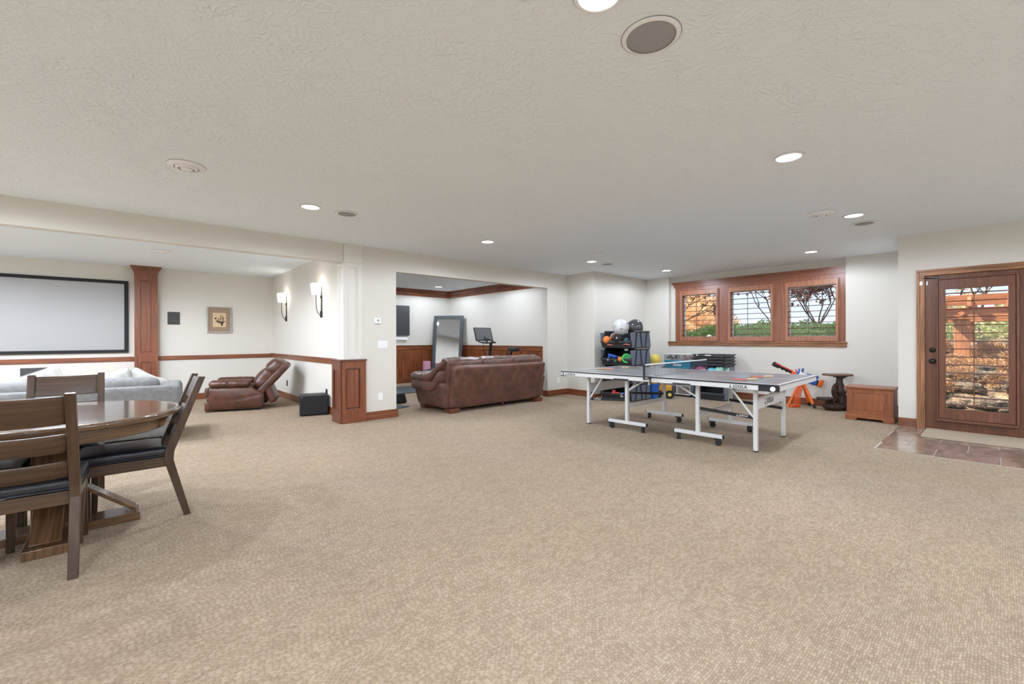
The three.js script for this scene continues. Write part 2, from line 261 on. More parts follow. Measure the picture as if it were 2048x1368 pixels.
// the panelled wooden foot of the wall end and the white panelled post on it
{
  const x0 = 2.37, x1 = 2.745, z0 = -6.70, z1 = -6.335, t = 0.93, foot = structGroup('column_foot');
  const frame = (u0, u1, v0, v1, e) => extr(rect(u0, u1, v0, v1), e, 0, [rect(u0 + 0.04, u1 - 0.035, 0.19, v1 - 0.10)]);
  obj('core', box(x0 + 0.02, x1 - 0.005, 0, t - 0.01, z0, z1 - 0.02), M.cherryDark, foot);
  obj('front_frame', frame(x0 + 0.02, x1 - 0.045, 0.0, t - 0.02, 0.02).translate(0, 0, z1 - 0.01), M.cherry, foot);
  obj('front_panel', rb(x0 + 0.088, x1 - 0.108, 0.222, t - 0.152, z1 - 0.03, z1 - 0.010, 0.006), M.cherry, foot);
  for (const [a, b, c, d] of [[0.058, 0.297, 0.188, 0.206], [0.058, 0.297, t - 0.134, t - 0.116], [0.058, 0.074, 0.19, t - 0.118], [0.281, 0.297, 0.19, t - 0.118]]) obj('panel_bead', rb(x0 + a, x0 + b, c, d, z1 - 0.02, z1 + 0.004, 0.005), M.cherry, foot);
  obj('corner_post', rb(x1 - 0.045, x1, 0, t - 0.02, z1 - 0.03, z1 + 0.004, 0.005), M.cherry, foot);
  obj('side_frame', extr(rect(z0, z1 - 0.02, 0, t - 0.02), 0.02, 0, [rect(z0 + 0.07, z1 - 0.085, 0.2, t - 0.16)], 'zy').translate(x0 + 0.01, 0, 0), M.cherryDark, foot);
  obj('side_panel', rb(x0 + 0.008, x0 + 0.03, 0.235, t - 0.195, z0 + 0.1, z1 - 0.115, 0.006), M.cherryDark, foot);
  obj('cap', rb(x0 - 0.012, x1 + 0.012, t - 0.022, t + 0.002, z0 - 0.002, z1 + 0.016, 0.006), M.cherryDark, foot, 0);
  const post = structGroup('column'), a = 2.42, b = 2.70, f = -6.372, k = -6.60;
  obj('shaft', box(a + 0.012, b, t, C, k, f - 0.012), M.whitePaint, post);
  obj('front_frame', extr(rect(a, b, t + 0.002, 2.36), 0.014, 0.002, [rect(a + 0.065, b - 0.065, t + 0.09, 2.29)]).translate(0, 0, f - 0.006), M.whitePaint, post);
  obj('side_frame', extr(rect(k, f - 0.013, t + 0.002, 2.36), 0.014, 0.002, [rect(k + 0.055, f - 0.055, t + 0.09, 2.29)], 'zy').translate(a + 0.006, 0, 0), M.whitePaint, post);
  obj('upper_block', rb(a + 0.011, b + 0.004, 2.36, C, k, f + 0.006, 0.003), M.whitePaint, post);
}
// the tall wooden column beside the projection screen
{
  const c = structGroup('column_panelled'), a = 0.20, b = 0.545, f = -10.87;
  obj('shaft', box(a + 0.01, b - 0.01, 0, 2.5, ZS, f - 0.02), M.cherry, c);
  obj('front_frame', extr(rect(a, b, 0, 2.52), 0.025, 0.003, [rect(a + 0.085, b - 0.085, 0.98, 2.36), rect(a + 0.085, b - 0.085, 0.16, 0.80)]).translate(0, 0, f - 0.012), M.cherry, c);
  obj('upper_panel', rb(a + 0.105, b - 0.105, 1.0, 2.34, f - 0.03, f - 0.008, 0.007), M.cherry, c);
  obj('lower_panel', rb(a + 0.105, b - 0.105, 0.18, 0.78, f - 0.03, f - 0.008, 0.007), M.cherry, c);
  const cap = []; for (let i = 0; i < 6; i++) { const e = 0.006 + 0.05 * (i / 5) ** 1.6, y = 2.50 + i * 0.0217; cap.push(rb(a - e, b + e, y, y + 0.0235, ZS, f + e, 0.002)); }
  obj('capital', cap, M.cherry, c, 0);
}
// the exercise room: crown moulding, wainscot
{
  const crown = (len) => extr([[0, 0], [-0.02, 0], [-0.022, 0.02], [-0.045, 0.05], [-0.05, 0.085], [-0.09, 0.13], [-0.095, 0.16], [-0.118, 0.165], [-0.12, 0.19], [0, 0.19]], len, 0);
  const Y0 = C - 0.192;
  struct('trim_3', [crown(XD - XC - 0.13).rotateY(Math.PI / 2).translate((XD + XC + 0.13) / 2, Y0, ZS)], M.gymWood, scene, 0);
  struct('trim_4', crown(ZO - 0.14 - ZS).translate(XD, Y0, (ZO - 0.14 + ZS) / 2), M.gymWood, scene, 2);
  struct('trim_5', crown(XD - XC - 0.13).rotateY(-Math.PI / 2).translate((XD + XC + 0.13) / 2, Y0, ZO - 0.14), M.gymWood, scene, 0);
  const T = 1.045;
  const w1 = structGroup('trim_6'), X0 = XC + 0.13;
  obj('backing', box(X0, XD, 0.0, T - 0.03, ZS, ZS + 0.008), M.gymWood, w1);
  obj('rail', [rb(X0, XD, T - 0.11, T, ZS, ZS + 0.024, 0.003), rb(X0, XD, T - 0.012, T + 0.006, ZS, ZS + 0.034, 0.003), rb(X0, XD, 0, 0.135, ZS, ZS + 0.022, 0.003)], M.gymWood, w1, 0);
  for (let x = 6.18 - 0.527 * 5; x < XD - 0.1; x += 0.527) { obj('batten', rb(x - 0.03, x + 0.03, 0.13, T - 0.1, ZS, ZS + 0.02, 0.003), M.gymWood, w1); obj('panel', rb(x + 0.034, Math.min(XD, x + 0.493), 0.138, T - 0.113, ZS + 0.004, ZS + 0.011, 0.002), M.gymWood, w1); }
  const w2 = structGroup('trim_7'), Z1 = ZO - 0.14;
  obj('backing', box(XD - 0.008, XD, 0.0, T - 0.03, ZS, Z1), M.gymWood, w2);
  obj('rail', [rb(XD - 0.024, XD, T - 0.11, T, ZS, Z1, 0.003), rb(XD - 0.034, XD, T - 0.012, T + 0.006, ZS, Z1, 0.003), rb(XD - 0.022, XD, 0, 0.135, ZS, Z1, 0.003)], M.gymWood, w2, 2);
  for (let z = -10.5; z < Z1 - 0.2; z += 0.527) { obj('batten', rb(XD - 0.02, XD, 0.13, T - 0.1, z - 0.03, z + 0.03, 0.003), M.gymWood, w2); obj('panel', rb(XD - 0.011, XD - 0.004, 0.138, T - 0.113, z + 0.034, Math.min(Z1, z + 0.493), 0.002), M.gymWood, w2); }
}
// the window recess: face board, crown, sill; three shuttered windows
{
  const holes = [[-4.775, -4.03], [-3.73, -2.975], [-2.675, -1.93]];
  const zy = (a) => a;
  struct('trim_8', extr(rect(-4.955, -1.772, 1.13, 2.42), 0.12, 0, holes.map(([a, b]) => rect(a - 0.012, b + 0.012, 1.243, 2.202)), 'zy').translate(RX + 0.06, 0, 0), M.windowWood);
  const cr = []; for (let i = 0; i < 6; i++) { const e = 0.018 + 0.06 * (i / 5) ** 1.5; cr.push(rb(RX - e, RX + 0.01, 2.37 + i * 0.02, 2.392 + i * 0.02, -4.965 - e * 0.6, -1.772, 0.002)); }
  struct('trim_9', cr, M.windowWood, scene, 2);
  struct('window_sill', [rb(XG - 0.035, RX + 0.03, 1.125, 1.158, -5.075, -1.745, 0.008), rb(XG - 0.02, XG, 1.062, 1.125, -5.065, -1.757, 0.006)], M.alder, scene, 2);
  holes.forEach(([a, b], n) => {
    const w = structGroup('window_' + (n + 1)), y0 = 1.258, y1 = 2.187, o0 = a - 0.042, o1 = b + 0.042, p0 = 1.166, p1 = 2.285;
    obj('shutter_frame', extr(rect(o0, o1, p0, p1), 0.045, 0.004, [rect(a, b, y0, y1)], 'zy').translate(RX - 0.012, 0, 0), M.shutterWood, w);
    obj('edge_strip', [rb(RX - 0.02, RX + 0.004, p0 - 0.004, p1 + 0.012, o0 - 0.016, o0 - 0.003, 0.003), rb(RX - 0.02, RX + 0.004, p0 - 0.004, p1 + 0.012, o1 + 0.003, o1 + 0.016, 0.003)], M.shutterWood, w);
    const slat = merged(rbox(0.086, 0.0105, b - a - 0.006, 0.005, [0, 0, 0], [0, 0, 0]), 2);
    for (let k = 0; k < 9; k++) { const s = new THREE.Mesh(slat, M.doorWood); s.name = 'slat'; s.position.set(RX - 0.012, y0 + 0.052 + k * 0.1031, (a + b) / 2); s.rotation.z = 0.03; s.castShadow = s.receiveShadow = true; w.add(s); }
    obj('tilt_rod', rb(RX - 0.066, RX - 0.056, y0 + 0.03, y1 - 0.04, (a + b) / 2 - 0.035, (a + b) / 2 - 0.025, 0.002), M.doorWood, w);
    obj('sash', extr(rect(a - 0.012, b + 0.012, 1.243, 2.202), 0.03, 0, [rect(a + 0.012, b - 0.012, 1.268, 2.178)], 'zy').translate(RX + 0.10, 0, 0), M.white, w);
    obj('pane', box(RX + 0.098, RX + 0.103, 1.26, 2.186, a + 0.004, b - 0.004), M.glass, w);
  });
}
// the garden door with its casing
{
  const zL = -0.655, zR = 0.265, top = 2.055;
  const casing = structGroup('trim_10');
  const pr = [[-0.085, 0.024], [-0.012, 0.012]];
  obj('left_casing', [rb(XH - 0.022, XH, 0, 2.1065, zL - 0.085, zL - 0.055, 0.004), rb(XH - 0.014, XH, 0, top + 0.0025, zL - 0.058, zL - 0.004, 0.004), box(XH + 0.001, XH + 0.17, 0, top + 0.002, -0.70, zL - 0.003)], M.alder, casing);
  obj('right_casing', [rb(XH - 0.022, XH, 0, 2.1065, zR + 0.055, zR + 0.085, 0.004), rb(XH - 0.014, XH, 0, top + 0.0025, zR + 0.004, zR + 0.058, 0.004), box(XH + 0.001, XH + 0.17, 0, top + 0.002, zR + 0.003, 0.31)], M.alder, casing);
  obj('head_casing', [rb(XH - 0.022, XH, 2.107, 2.137, zL - 0.085, zR + 0.085, 0.004), rb(XH - 0.014, XH, top + 0.003, 2.11, zL - 0.058, zR + 0.058, 0.004), box(XH + 0.001, XH + 0.17, top + 0.003, 2.09, -0.70, 0.31)], M.alder, casing, 2);
  const d = structGroup('door_1'), a = -0.46, b = 0.083, y0 = 0.302, y1 = 1.86;
  obj('door_slab', extr(rect(zL, zR, 0.022, top), 0.045, 0.002, [rect(a - 0.02, b + 0.02, y0 - 0.02, y1 + 0.02)], 'zy').translate(XH + 0.04, 0, 0), M.doorWood, d);
  obj('shutter_frame', extr(rect(-0.524, 0.145, 0.168, 1.987), 0.045, 0.004, [rect(a, b, y0, y1)], 'zy').translate(XH - 0.002, 0, 0), M.doorWood, d);
  obj('edge_strip', [rb(XH - 0.035, XH + 0.018, 0.166, 1.995, 0.148, 0.172, 0.004), rb(XH - 0.03, XH + 0.018, 0.166, 1.995, -0.545, -0.527, 0.004), rb(XH - 0.035, XH + 0.018, 0.128, 0.165, -0.545, 0.172, 0.006), rb(XH - 0.03, XH + 0.018, 1.99, 2.0, -0.545, 0.172, 0.003)], M.doorWood, d);
  const slat = merged(rbox(0.084, 0.0105, b - a - 0.006, 0.005, [0, 0, 0]), 2);
  for (let k = 0; k < 15; k++) { const s = new THREE.Mesh(slat, M.doorWood); s.name = 'slat'; s.position.set(XH + 0.012, y0 + 0.055 + k * 0.1034, (a + b) / 2); s.rotation.z = 0.02; s.castShadow = s.receiveShadow = true; d.add(s); }
  obj('tilt_rod', rb(XH - 0.044, XH - 0.034, y0 + 0.03, y1 - 0.05, (a + b) / 2 - 0.02, (a + b) / 2 - 0.01, 0.002), M.doorWood, d);
  obj('pane', box(XH + 0.055, XH + 0.06, y0 - 0.015, y1 + 0.015, a - 0.015, b + 0.015), M.glass, d);
  const knob = obj('handle', [lathe([[0, 0.012], [0.034, 0.01], [0.036, 0], [0, 0]], 24), lathe([[0.011, 0.01], [0.012, 0.032], [0.03, 0.045], [0.032, 0.058], [0.022, 0.072], [0, 0.075]], 24)], M.bronze, d); knob.rotation.z = Math.PI / 2; knob.position.set(XH + 0.018, 0.915, -0.587);
  const bolt = obj('deadbolt', [lathe([[0, 0.018], [0.028, 0.016], [0.034, 0], [0, 0]], 24), rbox(0.03, 0.02, 0.01, 0.003, [0, 0.025, 0])], M.bronze, d); bolt.rotation.z = Math.PI / 2; bolt.position.set(XH + 0.018, 1.063, -0.587);
  obj('threshold', rb(XH - 0.03, XH + 0.17, 0.006, 0.021, zL, zR, 0.004), M.alder, d, 2);
  tag(obj('door_sensor', rb(XH - 0.032, XH - 0.014, 1.93, 1.985, -0.708, -0.676, 0.004), M.white), 'small white contact sensor on the door casing above the knob side', 'sensor');
  tag(obj('door_magnet', rb(XH + 0.002, XH + 0.018, 1.93, 1.985, -0.646, -0.628, 0.004), M.white), 'narrow white magnet on the door slab next to the contact sensor', 'sensor');
  tag(obj('door_chain', [tube([[XH - 0.016, 2.02, -0.68], [XH - 0.01, 2.03, -0.64], [XH + 0.004, 2.02, -0.60], [XH + 0.01, 2.025, -0.56]], 0.006, 20, 6), rbox(0.012, 0.03, 0.05, 0.003, [XH + 0.011, 2.025, -0.55])], M.iron), 'dark metal safety latch at the top corner of the garden door', 'latch');
}

// ---------------------------------------------------------------- ceiling fittings
const lensMat = std(0.9, 0.9, 0.88, 0.6, { emissive: lin(1, 0.97, 0.92), emissiveIntensity: 6 });
const canRing = merged(lathe([[0.084, -0.001], [0.086, -0.007], [0.1, -0.006], [0.106, 0], [0.084, 0.0]], 40)), canLens = merged(lathe([[0, -0.002], [0.05, -0.003], [0.085, -0.002]].reverse(), 40));
function downlight(x, z, label, group, k = 0.93) {
  const t = thing('downlight', label, 'ceiling light', [x, C, z], 0, group);
  for (const [n, g, m] of [['trim_ring', canRing, M.white], ['lens', canLens, lensMat]]) { const o = new THREE.Mesh(g, m); o.name = n; o.receiveShadow = true; t.add(o); }
  const l = new THREE.SpotLight(CAN_COLOR, CAN * k, 0, 1.55, 0.2, 2); l.position.y = -0.012; l.target.position.y = -2; l.castShadow = true; l.shadow.radius = 3.5; t.add(l, l.target);
}
[[1.45, -1.08, 'recessed ceiling light cut by the top edge, beside the largest speaker grille'], [3.85, -1.08, 'largest whole recessed ceiling light, over the carpet before the ping pong table'], [6.25, -1.10, 'recessed ceiling light beside the ceiling diffuser on the garden door side'],
  [8.37, -2.03, 'recessed ceiling light just in front of the third shuttered window', 0.8], [8.41, -4.58, 'recessed ceiling light over the far bins, before the first shuttered window', 0.72], [1.5, -4.85, 'recessed ceiling light nearest the beam, beside a round speaker grille', 0.8],
  [3.95, -4.92, 'recessed ceiling light standing alone in front of the wide opening'], [6.39, -4.94, 'recessed ceiling light in front of the wall corner by the stacked bins']].forEach(([x, z, l, k]) => downlight(x, z, l, undefined, k));
downlight(6.38, -10.05, 'recessed ceiling light inside the exercise room above the leaning mirror', undefined, 0.75);
for (const [x, z] of [[3.9, 2.2], [6.25, 2.2], [1.45, 2.2], [-1.0, 2.2], [-1.0, -1.08], [-3.2, -1.08], [-3.2, 2.2], [-1.0, -4.85], [-3.2, -4.85]]) downlight(x, z, 'added unseen recessed light carrying on the ceiling grid, behind or beside the camera', 'added downlights outside the picture', 1.65);  // added lamps out of view, set brighter so bounce lifts the ceiling
for (const [x, z] of [[6.38, -7.9], [4.1, -10.05], [4.1, -7.9]]) downlight(x, z, 'recessed light of the exercise room ceiling, hidden by the wall above the opening', 'hidden downlights of the exercise room', 0.75);
for (const [x, z] of [[-2.6, -8.0], [-0.6, -7.9], [-3.4, -9.3], [-0.35, -7.25], [-1.7, -7.2]]) downlight(x, z, 'added unseen recessed light brightening the theater, hidden behind the beam', 'added hidden downlights of the theater', 1.9);  // unseen lamps added behind the beam to brighten the theater
[[1.83, -1.07, 0.115, 'large grey round speaker grille in the ceiling beside the cut light'], [1.88, -4.84, 0.1, 'flat round speaker grille in the ceiling near the beam'], [6.83, -4.91, 0.1, 'round speaker grille in the ceiling by the wall corner above the bins'], [6.76, -1.09, 0.1, 'round speaker grille in the ceiling nearest the garden door']].forEach(([x, z, r, l]) => {
  const t = thing('ceiling_speaker', l, 'speaker', [x, C, z]);
  obj('rim', lathe([[r - 0.004, -0.008], [r + 0.012, -0.005], [r + 0.02, 0], [r - 0.004, 0]], 40), M.white, t);
  obj('grille', lathe([[r, -0.004], [r * 0.5, -0.006], [0, -0.0065]], 40), M.grilleGrey, t);
});
[[0.40, -4.35, 'round white stepped air diffuser in the ceiling, alone before the beam'], [5.97, -4.48, 'round white air diffuser beside the light before the wall corner'], [5.85, -1.32, 'round white air diffuser beside the light on the garden door side'], [0.49, -8.81, 'round white air diffuser in the theater ceiling']].forEach(([x, z, l]) => {
  const t = thing('ceiling_diffuser', l, 'air vent', [x, C, z]);
  obj('flange', lathe([[0.085, -0.022], [0.105, -0.018], [0.125, -0.006], [0.13, 0], [0.08, 0]], 40), M.white, t);
  obj('ring', lathe([[0.055, -0.03], [0.078, -0.024], [0.08, -0.012], [0.05, -0.012]], 40), M.white, t);
  obj('centre_plate', lathe([[0.044, -0.026], [0.04, -0.034], [0.0, -0.036]], 32), M.white, t);
});
{
  const t = thing('smoke_detector', 'small round sprinkler head in the exercise room ceiling', 'sprinkler', [5.25, C, -8.78]);
  obj('escutcheon', lathe([[0, -0.012], [0.03, -0.01], [0.042, 0]].reverse(), 24), M.white, t); obj('head', lathe([[0, -0.05], [0.016, -0.048], [0.018, -0.044], [0.007, -0.04], [0.007, -0.01]].reverse(), 16), M.steel, t);
}

// ---------------------------------------------------------------- on the walls
{
  const t = thing('projection_screen', 'wide white projection screen in a black frame on the theater wall', 'screen', [0, 0, ZS]);
  obj('frame', extr(rect(-2.9, 0.118, 0.99, 2.337), 0.04, 0.003, [rect(-2.84, 0.06, 1.045, 2.28)]).translate(0, 0, 0.03), M.blackSoft, t, 0);
  obj('canvas', box(-2.85, 0.07, 1.035, 2.29, 0.02, 0.03), M.screenWhite, t);
  const s = (l, x0, x1, y0, y1) => { const o = thing('wall_speaker', l, 'speaker', [0, 0, ZS]); obj('trim', extr(rect(x0 - 0.02, x1 + 0.02, y0 - 0.02, y1 + 0.02), 0.012, 0.002, [rect(x0, x1, y0, y1)]).translate(0, 0, 0.006), M.whitePaint, o); obj('grille', rb(x0, x1, y0, y1, 0.001, 0.009, 0.002), M.grille, o); };
  s('square dark in-wall speaker between the wooden column and the framed picture', 0.70, 0.90, 1.53, 1.785); s('low wide dark in-wall speaker under the projection screen', -1.255, -0.835, 0.575, 0.755);
  // framed picture
  const p = thing('framed_picture', 'small sepia picture with a tan mat in a pale frame', 'picture', [1.563, 1.644, ZS]);
  obj('frame', extr(rect(-0.217, 0.217, -0.275, 0.275), 0.045, 0.004, [rect(-0.192, 0.192, -0.25, 0.25)]).translate(0, 0, 0.024), M.creamCloth, p);
  obj('mat', extr(rect(-0.195, 0.195, -0.253, 0.253), 0.01, 0, [rect(-0.118, 0.118, -0.15, 0.15)]).translate(0, 0, 0.024), std(0.34, 0.235, 0.165, 0.8), p);
  const cv = document.createElement('canvas'); cv.width = 192; cv.height = 240; const q = cv.getContext('2d');
  q.fillStyle = '#d9c19b'; q.fillRect(0, 0, 192, 240);
  q.fillStyle = '#c9ae86'; for (let i = 0; i < 60; i++) q.fillRect(rnd() * 192, rnd() * 240, 30 * rnd(), 3);
  const poly = (c, pts) => { q.fillStyle = c; q.beginPath(); pts.forEach(([a, b], i) => i ? q.lineTo(a, b) : q.moveTo(a, b)); q.closePath(); q.fill(); };
  poly('#5a4234', [[35, 135], [70, 128], [120, 140], [180, 138], [172, 158], [130, 170], [90, 176], [60, 158]]); poly('#4a352b', [[104, 160], [156, 160], [138, 222], [126, 222]]); poly('#8a684c', [[70, 130], [88, 66], [96, 130]]); poly('#96755a', [[98, 130], [112, 40], [126, 24], [118, 130]]); poly('#6a5140', [[124, 134], [136, 52], [168, 90], [150, 136]]); poly('#a98c64', [[132, 124], [140, 68], [158, 92], [148, 124]]); poly('#4f392e', [[26, 84], [52, 78], [62, 100], [44, 116], [30, 104]]); poly('#e3cfab', [[84, 142], [92, 118], [98, 142]]); poly('#e3cfab', [[120, 146], [130, 120], [138, 144]]);
  const tx = new THREE.CanvasTexture(cv); tx.colorSpace = THREE.SRGBColorSpace;
  const print = new THREE.Mesh(new THREE.PlaneGeometry(0.24, 0.304), new THREE.MeshStandardMaterial({ map: tx, roughness: 0.8 })); print.name = 'print'; print.position.z = 0.0235; p.add(print);
  obj('backing', box(-0.2, 0.2, -0.26, 0.26, 0.003, 0.018), M.black, p);
}
const shadeMat = phy(0.9, 0.88, 0.84, 0.9, { transmission: 0.35, thickness: 0, emissive: lin(1, 0.94, 0.85), emissiveIntensity: 1.3, side: THREE.DoubleSide });
for (const [z, l] of [[-7.72, 'wall sconce with tapered white glass shade nearer the white post'], [-9.84, 'wall sconce with tapered white glass shade nearer the theater corner']]) {
  const t = thing('wall_sconce', l, 'wall lamp', [XC, 0, z], 0, 'wall sconces of the theater');
  obj('back_plate', [rb(-0.016, 0, 1.70, 2.18, -0.016, 0.016, 0.003), rb(-0.03, 0, 1.60, 1.71, -0.026, 0.026, 0.005), rb(-0.026, 0, 1.93, 1.98, -0.024, 0.024, 0.004)], M.iron, t);
  obj('arm', tube([[-0.012, 1.63, 0], [-0.055, 1.66, 0], [-0.09, 1.75, 0], [-0.098, 1.88, 0], [-0.098, 1.985, 0]], 0.006, 28, 8), M.iron, t);
  obj('lamp_shade', extr([[-0.062, 1.99], [0.062, 1.99], [0.088, 2.175], [-0.088, 2.175]], 0.006, 0).translate(0, 0, -0.05), shadeMat, t);
  const sh = t.children[t.children.length - 1]; sh.geometry.dispose();
  sh.geometry = merged((() => { const r = []; const q = [[-1, -1], [1, -1], [1, 1], [-1, 1]]; for (let i = 0; i < 4; i++) { const a = q[i], b = q[(i + 1) % 4], f = (p, w, y) => [-0.098 + p[0] * w * 0.75, y, p[1] * w]; const A = f(a, 0.066, 1.99), B = f(b, 0.066, 1.99), D = f(a, 0.09, 2.175), E2 = f(b, 0.09, 2.175), g = new THREE.BufferGeometry(); g.setAttribute('position', new THREE.Float32BufferAttribute([...A, ...E2, ...B, ...A, ...D, ...E2], 3)); g.computeVertexNormals(); r.push(g); } const lo = new THREE.PlaneGeometry(0.099, 0.132).rotateX(Math.PI / 2).translate(-0.098, 1.99, 0); r.push(lo); return r; })(), 1);
  const b = new THREE.PointLight(new THREE.Color(1, 0.93, 0.84), 0.24, 0, 2); b.position.set(-0.098, 2.09, 0); b.castShadow = true; t.add(b);
}
{
  const plate = (name, label, cat, pos, ry, w, h, mat) => { const t = thing(name, label, cat, pos, ry); obj('plate', rbox(w, h, 0.007, 0.003, [0, 0, 0.0035]), mat, t); return t; };
  const outlet = (label, pos, ry, mat) => { const t = plate('power_outlet', label, 'outlet', pos, ry, 0.075, 0.12, mat); for (const y of [-0.026, 0.026]) obj('socket', lathe([[0, 0.003], [0.016, 0.002], [0.017, 0]].reverse(), 20, [0, y, 0.0068], [Math.PI / 2, 0, 0]), mat, t); };
  outlet('white power outlet low on the wall between wooden post foot and opening', [2.99, 0.342, ZO], 0, M.white);
  outlet('white power outlet beside the ping pong table, left of the room corner', [7.075, 0.329, ZO], 0, M.white);
  outlet('dark power outlet on the theater wall behind the recliner', [XC, 0.327, -9.82], -Math.PI / 2, M.black);
  outlet('dark power outlet behind the black subwoofer with cords in it', [XC, 0.339, -7.50], -Math.PI / 2, M.black);
  const s = plate('light_switch', 'white triple light switch plate under the thermostat', 'switch', [3.03, 1.145, ZO], 0, 0.165, 0.115, M.white);
  for (const x of [-0.046, 0, 0.046]) obj('rocker', rbox(0.033, 0.067, 0.006, 0.002, [x, 0, 0.009], [0.08, 0, 0]), M.white, s);
  const t = plate('thermostat', 'white round-cornered thermostat with small grey display', 'thermostat', [2.944, 1.509, ZO], 0, 0.115, 0.095, M.white);
  obj('body', rbox(0.1, 0.085, 0.022, 0.01, [0, 0, 0.014]), M.white, t); obj('display', rbox(0.032, 0.028, 0.003, 0.001, [0.004, 0.008, 0.0255]), M.grilleGrey, t);
}
// subwoofer and cord
{
  const t = thing('subwoofer', 'black box subwoofer on the carpet beside the wooden wall end', 'subwoofer', [2.12, 0, -7.42], -0.27);
  obj('cabinet', rb(0, 0.42, 0.012, 0.325, -0.36, 0, 0.008), M.black, t); obj('grille', rb(0.012, 0.408, 0.02, 0.315, 0.0, 0.012, 0.006), M.blackSoft, t);
  for (const [x, z] of [[0.03, -0.03], [0.39, -0.03], [0.03, -0.33], [0.39, -0.33]]) obj('foot', cyl(0.014, 0.016, 0.012, [x, 0.006, z]), M.black, t);
  obj('badge', cyl(0.007, 0.007, 0.004, [0.03, 0.3, 0.012], [Math.PI / 2, 0, 0]), M.steel, t);
  tag(obj('electric_cable', [tube([[2.555, 0.31, -7.50], [2.53, 0.27, -7.46], [2.525, 0.13, -7.42], [2.53, 0.03, -7.38], [2.50, 0.006, -7.30], [2.52, 0.006, -7.5]], 0.004, 40, 6), tube([[2.555, 0.37, -7.50], [2.525, 0.32, -7.44], [2.515, 0.22, -7.39], [2.535, 0.10, -7.44], [2.52, 0.006, -7.56]], 0.004, 40, 6)], M.black), 'thin black cords dangling from the dark outlet to the floor', 'cord');
}

// ---------------------------------------------------------------- dining group
{
  const t = thing('dining_table', 'round brown wooden dining table with a glossy top and crossed plank base', 'table', [-0.32, 0, -4.03]);
  obj('tabletop', lathe([[0, 0.76], [0.62, 0.76], [0.643, 0.757], [0.65, 0.748], [0.65, 0.728], [0.64, 0.72], [0, 0.72]].reverse(), 96), M.tableWood, t, 0);
  obj('apron', lathe([[0.575, 0.72], [0.58, 0.715], [0.58, 0.645], [0.575, 0.64], [0.555, 0.64], [0.555, 0.72]].reverse(), 80), M.tableWood, t, 0);
  obj('column', [rb(-0.09, 0.09, 0.05, 0.64, -0.09, 0.09, 0.006), rb(-0.4, 0.4, 0.64, 0.70, -0.06, 0.06, 0.005), rb(-0.06, 0.06, 0.64, 0.70, -0.4, 0.4, 0.005)], M.tableWood, t);
  for (let k = 0; k < 4; k++) {
    const a = k * Math.PI / 2, ry = (g) => g.rotateY(a);
    obj('foot_beam', ry(rb(0.05, 0.42, 0, 0.055, -0.095, 0.095, 0.005)), M.tableWood, t, k % 2 ? 2 : 0);
    obj('brace', ry(bar([0.395, 0.068, 0], [0.04, 0.36, 0], 0.13, 0.022, 0.003)), M.tableWood, t, k % 2 ? 2 : 0);
  }
}
function diningChair(label) {
  const t = thing('dining_chair', label, 'chair', [0, 0, 0], 0);
  const prof = [[0.118, 0], [0.022, 0.40], [0.026, 0.46], [0.205, 0.965], [0.165, 0.968], [-0.026, 0.47], [-0.030, 0.40], [0.078, 0]];
  for (const s of [-1, 1]) {
    obj('rear_post', extr(prof, 0.042, 0.004, [], 'zy').translate(s * 0.192, 0, 0), M.chairWood, t);
    const q = s * 0.176, g = new RoundedBoxGeometry(0.046, 0.43, 0.05, 1, 0.003), p = g.attributes.position;
    for (let i = 0; i < p.count; i++) { const k = (0.215 - p.getY(i)) / 0.43; p.setX(i, p.getX(i) * (1 - 0.3 * k) - s * 0.008 * k); p.setZ(i, p.getZ(i) * (1 - 0.35 * k) + 0.012 * k); }
    g.computeVertexNormals(); obj('front_leg', place(g, [q, 0.215, -0.435]), M.chairWood, t);
    obj('side_rail', rb(s * 0.19 - 0.012, s * 0.19 + 0.012, 0.36, 0.43, -0.42, -0.02, 0.003), M.chairWood, t, 2);
  }
  obj('rear_rail', rb(-0.175, 0.175, 0.362, 0.432, -0.022, 0.004, 0.003), M.chairWood, t, 0);
  obj('front_rail', rb(-0.17, 0.17, 0.36, 0.43, -0.452, -0.43, 0.003), M.chairWood, t, 0);
  const lean = Math.atan2(0.179, 0.505);
  for (const [y0, y1] of [[0.806, 0.952], [0.655, 0.75], [0.515, 0.60]]) {
    const y = (y0 + y1) / 2, z = 0 + (y - 0.46) * 0.3545 + 0.004;
    const g = soft(0.345, (y1 - y0) / Math.cos(lean), 0.018, 0.004, { n: [12, 3, 2], fn: (q) => [q[0], q[1], q[2] + 0.012 * (1 - (q[0] / 0.17) ** 2)] });
    obj('back_slat', place(g, [0, y, z], [lean, 0, 0]), M.chairWood, t, 0);
  }
  const cu = obj('seat_cushion', soft(0.425, 0.062, 0.45, 0.024, { n: [16, 5, 16], bulge: [0, 0.014, 0], wr: 0.0015, fr: 16, pos: [0, 0.462, -0.235] }), M.navy, t);
  obj('welt', tube([[-0.18, 0.44, -0.457], [0, 0.44, -0.459], [0.18, 0.44, -0.457], [0.205, 0.44, -0.435], [0.21, 0.44, -0.235], [0.205, 0.44, -0.035], [0.18, 0.44, -0.013], [0, 0.44, -0.011], [-0.18, 0.44, -0.013], [-0.205, 0.44, -0.035], [-0.21, 0.44, -0.235], [-0.205, 0.44, -0.435]], 0.0045, 72, 5, true), M.navy, cu);
  return t;
}
const chair = diningChair('dark wooden ladder-back chair nearest the camera, its back turned to it');
chair.position.set(-0.372, 0, -3.312); chair.rotation.y = -0.04;
copy(chair, 'dining_chair', [0.253, 0, -4.034], Math.PI / 2, 'wooden ladder-back chair seen from the side, on the open carpet side of the table');
copy(chair, 'dining_chair', [-0.307, 0, -4.71], Math.PI, 'wooden ladder-back chair between the round table and the grey sofa');
